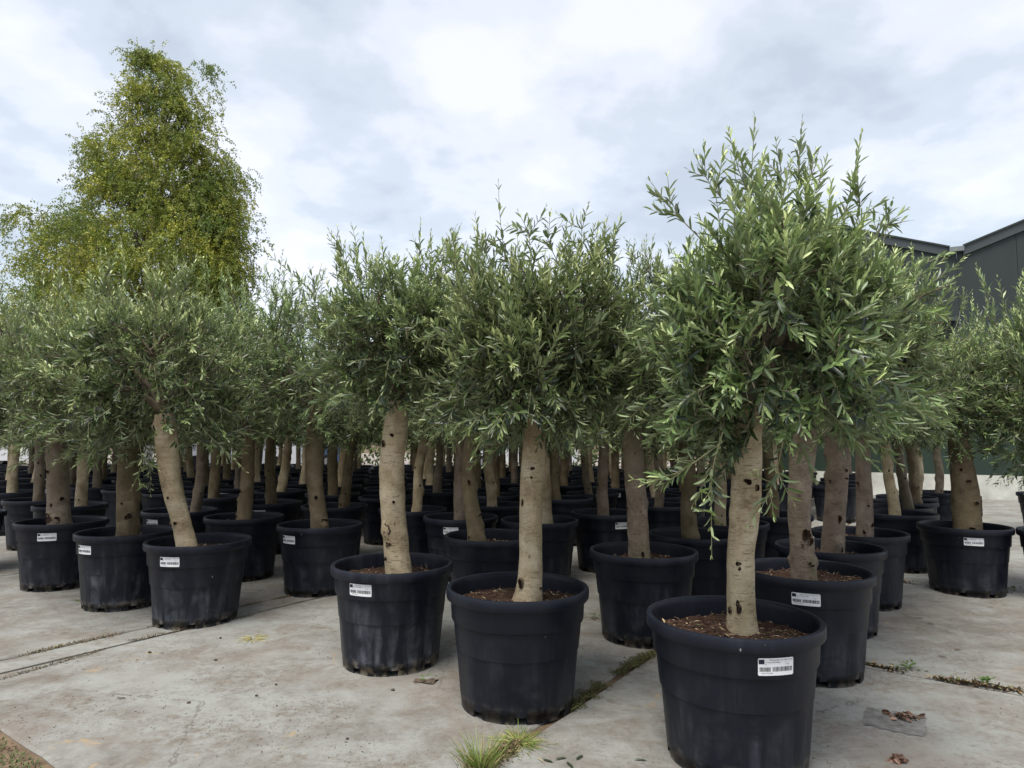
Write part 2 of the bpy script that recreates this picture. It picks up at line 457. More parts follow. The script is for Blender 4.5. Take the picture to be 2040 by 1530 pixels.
# ------------------------------------------------------------------ leaves, shoots, crowns
def leaf_template(fine=True):
    if fine:
        # along +x, top is +z, folded on the midrib, tip bent down
        xs = [0.0, 0.30, 0.68, 1.0]
        V = np.array([(0, 0, 0), (0.27, 0.40, 0.04), (0.30, 0, -0.02), (0.27, -0.40, 0.04),
                      (0.72, 0.42, 0.01), (0.70, 0, -0.05), (0.72, -0.42, 0.01), (1.0, 0, -0.10)], float)
        F = np.array([(0, 2, 1), (0, 3, 2), (1, 2, 5), (1, 5, 4), (2, 3, 6), (2, 6, 5), (4, 5, 7), (5, 6, 7)])
    else:
        V = np.array([(0, 0, 0), (0.48, 0.47, 0.04), (0.48, 0, -0.02), (0.48, -0.47, 0.04), (1.0, 0, -0.08)], float)
        F = np.array([(0, 2, 1), (0, 3, 2), (1, 2, 4), (2, 3, 4)])
    return V, F
def leaves_geo(P, D, Nn, Ln, Wd, C, fine=True, curl=0.0):
    """batch of leaves: position P, direction D, up N, length, width, colour"""
    TV, TF = leaf_template(fine)
    D = D / (np.linalg.norm(D, axis=1)[:, None] + 1e-9)
    Y = np.cross(Nn, D); Y /= (np.linalg.norm(Y, axis=1)[:, None] + 1e-9)
    Z = np.cross(D, Y)
    k = len(P)
    x = TV[None, :, 0] * Ln[:, None]
    y = TV[None, :, 1] * Wd[:, None]
    z = TV[None, :, 2] * Ln[:, None] * (1.0 + curl)
    V = P[:, None, :] + x[..., None] * D[:, None, :] + y[..., None] * Y[:, None, :] + z[..., None] * Z[:, None, :]
    F = TF[None] + (np.arange(k) * len(TV))[:, None, None]
    Cc = np.repeat(C, len(TV), axis=0)
    return V.reshape(-1, 3), F.reshape(-1, 3), Cc
OLD_SHADED = np.array([0.016, 0.029, 0.016]); MID = np.array([0.150, 0.225, 0.068]); YNG_LIT = np.array([0.50, 0.57, 0.25])  # leaf age tones, stretched to carry crown shade and lit tops too
def shoot_leaves(P, r, leaf=0.055, spacing=0.017, t0=0.08, young_lit=0.5, lw=0.24):
    """P polyline (n,3) of one shoot -> leaf arrays"""
    P = np.asarray(P); seg = np.linalg.norm(np.diff(P, axis=0), axis=1); cum = np.r_[0, np.cumsum(seg)]
    Lt = cum[-1]
    k = max(2, int(Lt * (1 - t0) / spacing))
    s = np.linspace(Lt * t0, Lt, k)
    pos = np.stack([np.interp(s, cum, P[:, i]) for i in range(3)], 1)
    T, U, W = frames(P)
    Ti = np.stack([np.interp(s, cum, T[:, i]) for i in range(3)], 1)
    Ui = np.stack([np.interp(s, cum, U[:, i]) for i in range(3)], 1)
    Wi = np.cross(Ti, Ui)
    ang = (np.arange(k) % 2) * (np.pi / 2) + r.normal(0, 0.55, k) + r.uniform(0, 3)
    s = s + r.normal(0, spacing * 0.35, k)
    s = np.clip(s, 0, Lt)
    res = []
    for sgn in (0, np.pi):
        a = ang + sgn + r.normal(0, 0.2, k)
        side = np.cos(a)[:, None] * Ui + np.sin(a)[:, None] * Wi
        t = s / Lt
        spread = np.clip(0.95 - 0.7 * t ** 2, 0.2, 1.1)[:, None] * r.uniform(0.45, 1.25, (k, 1))
        D = Ti * (1.0) + side * spread * 1.2
        D[:, 2] += 0.10; D = D + r.normal(0, 0.16, (k, 3))
        Nn = Ti - D * (Ti * D).sum(1)[:, None] / (D * D).sum(1)[:, None]   # top of the leaf faces the shoot's tip
        Nn = Nn + np.array([0, 0, 0.55]) + r.normal(0, 0.22, (k, 3))
        size = leaf * np.clip(1.15 - 0.75 * t ** 3, 0.35, 1.2) * r.uniform(0.72, 1.22, k)
        cmix = np.clip(t ** 1.3 * 1.25 * young_lit + r.normal(0, 0.15, k), 0, 1)[:, None]  # paler towards the tip, scaled by the shoot's painted brightness
        C = np.where(cmix < 0.5, OLD_SHADED + (MID - OLD_SHADED) * cmix * 2, MID + (YNG_LIT - MID) * (cmix * 2 - 1))
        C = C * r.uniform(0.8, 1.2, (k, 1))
        keep = r.random(k) < 0.88
        res.append((pos[keep], D[keep], Nn[keep], size[keep], (size * lw * r.uniform(0.85, 1.2, k))[keep], C[keep]))
    return [np.concatenate([a[i] for a in res]) for i in range(6)]
def curve(a, d, length, r, up=0.3, n=5, wob=0.12):
    P = [np.array(a, float)]; d = np.array(d, float); d /= np.linalg.norm(d)
    st = length / (n - 1)
    for i in range(n - 1):
        d = d + np.array([0, 0, up * st * 3]) + r.normal(0, wob, 3) * 0.5
        d /= np.linalg.norm(d); P.append(P[-1] + d * st)
    return np.array(P)
def make_crown(name, rx, ry, rz, r, nclump=55, per=14, leaf=0.055, fine=True, low=0.0, base=None, fill=160, spacing=0.018, seg=3, up=1.0, tall=5):
    """returns (limb mesh, twig mesh, leaf mesh), local origin at the crown's centre; base = top of the trunk (local)"""
    limb = MB(); LV = []; SH = []
    if base is None: base = np.array([0, 0, -rz * 0.9])
    k = np.arange(nclump) + 0.5
    phi = np.arccos(1 - 2 * k / nclump * 0.93); th = np.pi * (1 + 5 ** 0.5) * k + r.normal(0, 0.2, nclump)
    dirs = np.stack([np.cos(th) * np.sin(phi), np.sin(th) * np.sin(phi), np.cos(phi)], 1)
    lump = r.uniform(0.56, 1.08, nclump); tone = r.normal(0, 0.17, nclump)
    p_ = r.uniform(0, 6.28, 4)
    lobe = 1 + 0.13 * np.sin(2 * th + p_[0] + phi) + 0.12 * np.sin(3 * th + p_[1] - 2 * phi) + 0.08 * np.sin(5 * phi + p_[2])
    tips = dirs * np.array([rx, ry, rz]) * (lump * lobe)[:, None] * 0.92
    nm = 6
    mains = []
    for i in range(nm):
        a = i / nm * 2 * np.pi + r.uniform(-0.3, 0.3)
        e = np.array([math.cos(a) * rx * 0.42, math.sin(a) * ry * 0.42, r.uniform(-0.3, 0.25) * rz])
        t = np.linspace(0, 1, 5)[:, None]
        P = base + (e - base) * t + np.array([0, 0, 0.1]) * np.sin(t * np.pi) + r.normal(0, 0.012, (5, 3))
        P[0] = base
        limb.tube(P, np.linspace(0.030, 0.013, 5), 7); mains.append(P)
    TN = []
    for tp, tn in zip(tips, tone):
        P0 = mains[int(np.argmin([np.linalg.norm(m[-1] - tp) for m in mains]))]
        s = P0[r.integers(2, 5)]
        t = np.linspace(0, 1, 5)[:, None]
        P = s + (tp - s) * t + np.array([0, 0, 0.06]) * np.sin(t * np.pi) + r.normal(0, 0.012, (5, 3))
        limb.tube(P, np.linspace(0.010, 0.0035, 5), 5)
        o = tp / np.array([rx, ry, rz]); o /= np.linalg.norm(o) + 1e-6
        for q in range(per):
            f = r.uniform(0.5, 1.0); TN.append(tn)
            a = s + (tp - s) * f + r.normal(0, 0.05, 3)
            d = o * 0.8 + r.normal(0, 0.55, 3) + np.array([0, 0, (0.75 + 0.35 * o[2]) * up if r.random() < 0.8 else -0.35])
            ln = r.uniform(0.11, 0.27) * (rx / 0.62) ** 0.4
            SH.append(curve(a, d, ln, r, up=0.6 if d[2] > 0 else -0.5))
    for q in range(fill):
        d = r.normal(0, 1, 3); d /= np.linalg.norm(d)
        a = d * np.array([rx, ry, rz]) * r.uniform(0.15, 0.75)
        if a[2] < -rz * 0.75: continue
        SH.append(curve(a, d + r.normal(0, 0.6, 3), r.uniform(0.12, 0.25), r, up=0.0)); TN.append(-0.25)  # darker leaves inside: the core's shade is put into their colour
    for q in range(int(nclump * 0.7)):
        a_ = r.uniform(0, 2 * np.pi); f = r.uniform(0.35, 0.9)
        a = np.array([math.cos(a_) * rx * f, math.sin(a_) * ry * f, -rz * math.sqrt(max(0.05, 1 - f * f)) * r.uniform(0.75, 0.95)])
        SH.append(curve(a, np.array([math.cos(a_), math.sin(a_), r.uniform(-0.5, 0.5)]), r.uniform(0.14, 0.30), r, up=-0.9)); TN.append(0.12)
    for q in range(tall):
        a = np.array([r.uniform(-0.6, 0.6) * rx, r.uniform(-0.5, 0.5) * ry, rz * r.uniform(0.62, 0.85)])
        SH.append(curve(a, np.array([a[0] / rx * 0.6, a[1] / ry * 0.6, 1.2]), r.uniform(0.26, 0.42), r, up=0.5, wob=0.08)); TN.append(0.9)
    V, Fc, C, n = [], [], [], 0
    tw = MB()
    for P, tn in zip(SH, TN):
        h = (P[-1][2] / rz)
        lone = tn == 0.9
        A = shoot_leaves(P, r, leaf, spacing * (1.6 if lone else 1.0), young_lit=max(0.05, (0.0 if lone else tn) + 0.25 + 0.92 * np.clip(0.42 + 0.55 * h, 0, 1) * r.uniform(0.7, 1.2)))  # low shoots darker, high ones paler: crown shading painted into leaf colour
        LV.append(A)
        tw.tube(P, np.linspace(0.0026, 0.0012, len(P)), seg, cap=False)
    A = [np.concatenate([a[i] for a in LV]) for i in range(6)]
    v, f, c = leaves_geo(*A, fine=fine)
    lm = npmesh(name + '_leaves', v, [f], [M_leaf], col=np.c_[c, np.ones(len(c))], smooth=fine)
    return limb.mesh(name + '_limbs', [M_limb], smooth=True), tw.mesh(name + '_twigs', [M_twig]), lm, len(A[0])

# one leaf as an object, for the shoots whose leaves can be told apart
tv, tf = leaf_template(True)
def leaf_mesh(c):
    return npmesh('leaf', tv * np.array([1, 1, 1]), [tf], [M_leaf], col=np.tile([*c, 1], (len(tv), 1)), smooth=True)
LEAF_MESHES = [leaf_mesh(OLD_SHADED * 0.9), leaf_mesh(OLD_SHADED * 0.5 + MID * 0.5), leaf_mesh(MID), leaf_mesh(MID * 0.5 + YNG_LIT * 0.5), leaf_mesh(YNG_LIT)]
def free_shoot(parent, P, r, leaf=0.055, spacing=0.03, rad0=0.0030, individual=True):
    P = np.asarray(P)
    # smooth the polyline
    s = np.r_[0, np.cumsum(np.linalg.norm(np.diff(P, axis=0), axis=1))]
    q = np.linspace(0, s[-1], 9)
    Q = np.stack([np.interp(q, s, P[:, i]) for i in range(3)], 1)
    Q[1:-1] = (Q[:-2] + Q[1:-1] * 2 + Q[2:]) / 4
    m = MB(); m.tube(Q, np.linspace(rad0, 0.0012, 9), 5)
    sh = link('shoot', m.mesh('shoot', [M_twig]), parent)
    A = shoot_leaves(Q, r, leaf, spacing, young_lit=0.75)
    if individual:
        for p, d, nn, ln, wd, c in zip(*A):
            d = d / np.linalg.norm(d); y = np.cross(nn, d); y /= np.linalg.norm(y) + 1e-9; z = np.cross(d, y)
            k = int(np.clip(np.interp(c[1], [0.04, 0.42], [0, 4.99]), 0, 4))
            o = link('leaf', LEAF_MESHES[k], sh)
            Mx = Matrix(((d[0] * ln, y[0] * wd, z[0] * ln, p[0]), (d[1] * ln, y[1] * wd, z[1] * ln, p[1]), (d[2] * ln, y[2] * wd, z[2] * ln, p[2]), (0, 0, 0, 1)))
            o.matrix_local = Mx
    return sh

# ------------------------------------------------------------------ pot
POT_H = 0.6013
def make_pot(name, seg=96, ribs=True):
    prof = [(0.300, 0.034), (0.292, 0.034), (0.292, 0.0), (0.2955, 0.034), (0.299, 0.07), (0.306, 0.15), (0.317, 0.27), (0.328, 0.39), (0.331, 0.425), (0.335, 0.434),
            (0.3475, 0.440), (0.350, 0.447), (0.353, 0.50), (0.3555, 0.543), (0.359, 0.5465), (0.376, 0.5475), (0.3785, 0.552), (0.380, 0.57), (0.3795, 0.592), (0.3765, 0.599), (0.371, 0.6013), (0.362, 0.6013),
            (0.3555, 0.598), (0.352, 0.590), (0.3495, 0.57), (0.335, 0.40), (0.325, 0.30)]
    prof = prof[2:]
    th = np.linspace(0, 2 * np.pi, seg, endpoint=False)
    V = []
    for i, (r, z) in enumerate(prof):
        rr = np.full(seg, r)
        if ribs and 0.05 < z < 0.43 and i < 9:
            s = np.clip(np.cos(12 * th) * 2.5, -1, 1)
            rr = rr + 0.0024 * s
        V.append(np.stack([rr * np.cos(th), rr * np.sin(th), np.full(seg, z)], 1))
    V = np.concatenate(V)
    n = len(prof)
    i = np.arange(n - 1)[:, None] * seg; j = np.arange(seg)[None, :]; j2 = (j + 1) % seg
    F = np.stack([i + j, i + j2, i + seg + j2, i + seg + j], -1)
    # drainage notches in the foot
    notch = (np.arange(seg) * 8 / seg) % 1.0 < 0.17
    F0 = F[0][~notch]
    F = np.concatenate([F0, F[1:].reshape(-1, 4)])
    # floor of the pot and inner skirt behind the foot
    b0 = len(V)
    inner = np.stack([0.282 * np.cos(th), 0.282 * np.sin(th), np.full(seg, 0.0)], 1)
    inner2 = np.stack([0.284 * np.cos(th), 0.284 * np.sin(th), np.full(seg, 0.034)], 1)
    V = np.concatenate([V, inner, inner2])
    jj = np.arange(seg); jj2 = (jj + 1) % seg
    Fb = np.stack([jj, b0 + jj, b0 + jj2, jj2], 1)[~notch]        # underside of the foot
    Fi = np.stack([b0 + jj, b0 + seg + jj, b0 + seg + jj2, b0 + jj2], 1)[~notch]
    floor = np.stack([seg + jj, b0 + seg + jj, b0 + seg + jj2, seg + jj2], 1)
    disc = (b0 + seg + np.arange(seg))[None, ::-1]
    Fn = np.concatenate([F, Fb, Fi, floor])
    return npmesh(name, V, [Fn, disc], [M_pot], smooth=True)
POT = make_pot('pot')
POT_FAR = make_pot('pot_far', 40, False)
for me in (POT, POT_FAR):
    # crisp foot and lip edges
    try: me.set_sharp_from_angle(angle=rad(40))
    except Exception: pass

def make_soil(name, seed, chips=0, level=-0.105):
    r = np.random.default_rng(seed)
    nr, ns = 14, 48
    rr = np.linspace(0, 0.338, nr + 1)[1:]; th = np.linspace(0, 2 * np.pi, ns, endpoint=False)
    ph = r.uniform(0, 6, 6)
    def h(x, y):
        return 0.010 * np.sin(13 * x + ph[0]) * np.sin(11 * y + ph[1]) + 0.006 * np.sin(37 * x + ph[2]) * np.sin(31 * y + ph[3]) + 0.018 * np.exp(-(x * x + y * y) / 0.02)
    X, Y = rr[:, None] * np.cos(th), rr[:, None] * np.sin(th)
    Z = h(X, Y) + r.normal(0, 0.0022, X.shape)
    V = np.concatenate([[(0, 0, h(0, 0))], np.stack([X, Y, Z], -1).reshape(-1, 3)])
    i = np.arange(nr - 1)[:, None] * ns + 1; j = np.arange(ns)[None]; j2 = (j + 1) % ns
    F4 = np.stack([i + j, i + ns + j, i + ns + j2, i + j2], -1).reshape(-1, 4)
    F3 = np.stack([np.zeros(ns, int), 1 + np.arange(ns), 1 + (np.arange(ns) + 1) % ns], 1)
    me = npmesh(name, V, [F4, F3], [M_soil], smooth=True)
    cm = None
    if chips:
        a = r.uniform(0, 2 * np.pi, chips); q = np.sqrt(r.uniform(0.02, 1, chips)) * 0.33
        P = np.stack([q * np.cos(a), q * np.sin(a), np.zeros(chips)], 1); P[:, 2] = h(P[:, 0], P[:, 1]) + 0.004
        d = np.stack([r.normal(0, 1, chips), r.normal(0, 1, chips), r.normal(0.05, 0.22, chips)], 1)
        nn = np.array([0, 0, 1]) + r.normal(0, 0.4, (chips, 3))
        straw = r.random(chips) < 0.22
        C = np.where(straw[:, None], np.array([0.42, 0.33, 0.20]) * r.uniform(0.6, 1.1, (chips, 1)), np.array([0.065, 0.036, 0.024]) * r.uniform(0.4, 1.8, (chips, 1)))
        green = r.random(chips) < 0.03
        C[green] = np.array([0.16, 0.21, 0.08])
        v, f, c = leaves_geo(P, d, nn, r.uniform(0.012, 0.045, chips), r.uniform(0.004, 0.010, chips), C, fine=False)
        cm = npmesh(name + '_mulch', v, [f], [M_chip], col=np.c_[c, np.ones(len(c))])
    return me, cm
SOILS = [make_soil('soil', 50 + k, 900) for k in range(3)]
SOIL_FAR = make_soil('soil', 60)[0]

# ------------------------------------------------------------------ plant passport sticker
def make_sticker():
    rs = 0.3545
    W2, H2 = 0.075, 0.034
    r = random.Random(3)
    mb = MB()
    def bend(P, off):
        P = np.asarray(P, float)
        a = P[:, 0] / rs - math.pi / 2       # centre faces -y
        rad_ = rs + off + (P[:, 1] + 0.497 - 0.50) * 0.06
        return np.stack([rad_ * np.cos(a), rad_ * np.sin(a), P[:, 1] + 0.497], 1)
    def rect(x0, y0, x1, y1, off, m, n=1):
        xs = np.linspace(x0, x1, n + 1)
        V = np.concatenate([np.stack([xs, np.full(n + 1, y0)], 1), np.stack([xs, np.full(n + 1, y1)], 1)])
        mb.add(bend(V, off), [(k, k + 1, n + 2 + k, n + 1 + k) for k in range(n)], m=m)
    # paper with rounded corners: body + narrower strips
    rect(-W2, -H2 + 0.004, W2, H2 - 0.004, 0.0016, 0, 12)
    for sgn in (-1, 1):
        for y0, y1, ins in ((H2 - 0.004, H2 - 0.002, 0.0012), (H2 - 0.002, H2, 0.0035)):
            a, b2 = sorted((sgn * y0, sgn * y1)); rect(-W2 + ins, a, W2 - ins, b2, 0.0016, 0, 12)
    rect(-W2 + 0.003, 0.011, -W2 + 0.025, 0.029, 0.0022, 2, 3)
    for k in range(12):
        a = k / 12 * 2 * math.pi; cx, cy = -W2 + 0.014 + math.cos(a) * 0.006, 0.020 + math.sin(a) * 0.006
        rect(cx - 0.0008, cy - 0.0008, cx + 0.0008, cy + 0.0008, 0.0028, 3)
    # bar codes
    x = -W2 + 0.006
    while x < -W2 + 0.050:
        b_ = r.choice((0.0007, 0.0012, 0.0018)); rect(x, -0.018, x + b_, -0.001, 0.0022, 1); x += b_ + r.choice((0.0009, 0.0014))
    x = -W2 + 0.058
    while x < W2 - 0.007:
        b_ = r.choice((0.0008, 0.0014, 0.0026)); rect(x, -0.018, x + b_, 0.000, 0.0022, 1); x += b_ + r.choice((0.0008, 0.0014, 0.0020))
    texts = [('Plantenpaspoort / Plant Passport', -W2 + 0.046, 0.0245, 0.0066), ('A', -W2 + 0.029, 0.0150, 0.0062), ('OLEA EUROPAEA', -W2 + 0.036, 0.0150, 0.0056),
             ('B', -W2 + 0.029, 0.0060, 0.0062), ('C', W2 - 0.038, 0.0150, 0.0056), ('D', W2 - 0.036, 0.0070, 0.0056), ('ES', W2 - 0.028, 0.0070, 0.0056),
             ('OLEA EUROPAEA', -W2 + 0.012, -0.0265, 0.0050)]
    for s, tx, ty, sz in texts:
        cu = bpy.data.curves.new('txt', 'FONT'); cu.body = s; cu.size = sz * 1.25; cu.resolution_u = 1
        o = bpy.data.objects.new('txt', cu); COL.objects.link(o)
        dg = bpy.context.evaluated_depsgraph_get()
        me = bpy.data.meshes.new_from_object(o.evaluated_get(dg))
        V = np.array([v.co[:2] for v in me.vertices]) + np.array([tx, ty])
        me.calc_loop_triangles()
        F = [tuple(t.vertices) for t in me.loop_triangles]
        if len(V): mb.add(bend(V, 0.0022), (), F, m=1)
        bpy.data.objects.remove(o); bpy.data.meshes.remove(me); bpy.data.curves.remove(cu)
    return mb.mesh('sticker', [M_white, M_ink, M_navy, M_star])
STICKER = make_sticker()

# ------------------------------------------------------------------ trunks
def trunk_mesh(name, P, r, seed, bark, seg=28, n=40, lumps=6, flare=0.12):
    rg = np.random.default_rng(seed)
    P = np.asarray(P, float); rr = np.asarray(r, float)
    s = np.r_[0, np.cumsum(np.linalg.norm(np.diff(P, axis=0), axis=1))]
    q = np.linspace(0, s[-1], n)
    # smooth interpolation (Catmull-like by repeated averaging)
    Q = np.stack([np.interp(q, s, P[:, i]) for i in range(3)], 1); rq = np.interp(q, s, rr)
    for _ in range(6):
        Q[1:-1] = (Q[:-2] + 2 * Q[1:-1] + Q[2:]) / 4; rq[1:-1] = (rq[:-2] + 2 * rq[1:-1] + rq[2:]) / 4
    rq = rq * (1 + flare * np.exp(-q / 0.05))
    ph = rg.uniform(0, 6.28, 8)
    Lh = [(rg.uniform(0.02, s[-1]), rg.uniform(0, 6.28), rg.uniform(0.008, 0.022), rg.uniform(0.012, 0.028)) for _ in range(lumps)]
    rmean = rr.mean()
    def rough(i, th):
        z = q[i]
        v = 1 + 0.045 * np.sin(th * 2 + z * 5 + ph[0]) + 0.035 * np.sin(th * 3 - z * 9 + ph[1]) + 0.018 * np.sin(th * 5 + z * 23 + ph[2]) + 0.012 * np.sin(z * 41 + th * 4 + ph[3]) + 0.022 * np.sin(th * 7 + z * 11 + ph[4]) * (0.5 + 0.5 * np.sin(z * 6 + ph[5]))
        for z0, t0, a, sg in Lh:
            dt = np.angle(np.exp(1j * (th - t0))) * rmean
            v = v + a / rmean * np.exp(-((z - z0) ** 2 + dt ** 2) / (2 * sg ** 2))
        return v
    V, F = tube_geo(Q, rq, seg, rough)
    me = npmesh(name, V, [F], [bark], smooth=True)
    return me, Q, rq
def knot_mesh(seed, ax=0.02, az=0.035):
    """a bark scar: raised callus ring round a dark torn hollow, lies in local x-z, faces -y"""
    r = np.random.default_rng(seed)
    nr, ns = 9, 20
    rr = np.linspace(0, 1, nr + 1); th = np.linspace(0, 2 * np.pi, ns, endpoint=False)
    edge = 1 + 0.18 * np.sin(2 * th + r.uniform(0, 6)) + 0.14 * np.sin(3 * th + r.uniform(0, 6)) + r.normal(0, 0.07, ns)
    V = []; C = []
    for q in rr:
        for k, t in enumerate(th):
            e = q * edge[k]
            hgt = 0.0055 * math.exp(-((q - 0.80) / 0.16) ** 2) + (r.normal(0, 0.0022) if q < 0.7 else 0) - 0.004 * (1 if q > 0.97 else 0) + (0.001 if q < 0.7 else 0)
            xx = ax * e * math.cos(t)
            V.append((xx, -hgt - 0.0035 + xx * xx / 0.13 + (0.006 if q > 0.97 else 0), az * e * math.sin(t)))
            lite = 1.0 if q > 0.95 else (0.5 if q > 0.85 else 0.0)
            C.append((lite, lite, lite, 1))
    i = np.arange(nr)[:, None] * ns; j = np.arange(ns)[None]; j2 = (j + 1) % ns
    F = np.stack([i + j, i + j2, i + ns + j2, i + ns + j], -1).reshape(-1, 4)
    return npmesh('knot', V, [F], [M_knot], col=C, smooth=True)
KNOTS = [knot_mesh(k) for k in range(5)]
def add_knot(trunk, Q, rq, px, py, wpx, hpx, base, depth, k):
    """scar on the camera side of the trunk at picture position px,py"""
    c = at_depth(px, py, depth) - base
    i = int(np.argmin(np.abs(Q[:, 2] - c[2]))); r = rq[i]
    dx = np.clip((c[0] - Q[i][0]) / r, -0.93, 0.93)
    dy = -math.sqrt(1 - dx * dx)
    s = depth / F_PX
    o = link('knot', KNOTS[k % 5], trunk)
    o.location = (Q[i][0] + dx * r * 1.0, Q[i][1] + dy * r * 1.0, c[2])
    yaw = math.atan2(dy, dx) + math.pi / 2
    o.rotation_euler = (0, 0, yaw)
    fx = wpx / 2 * s / 0.02 * 0.85; fz = hpx / 2 * s / 0.035 * 0.85
    o.scale = (fx, 1.3, fz)
    return o

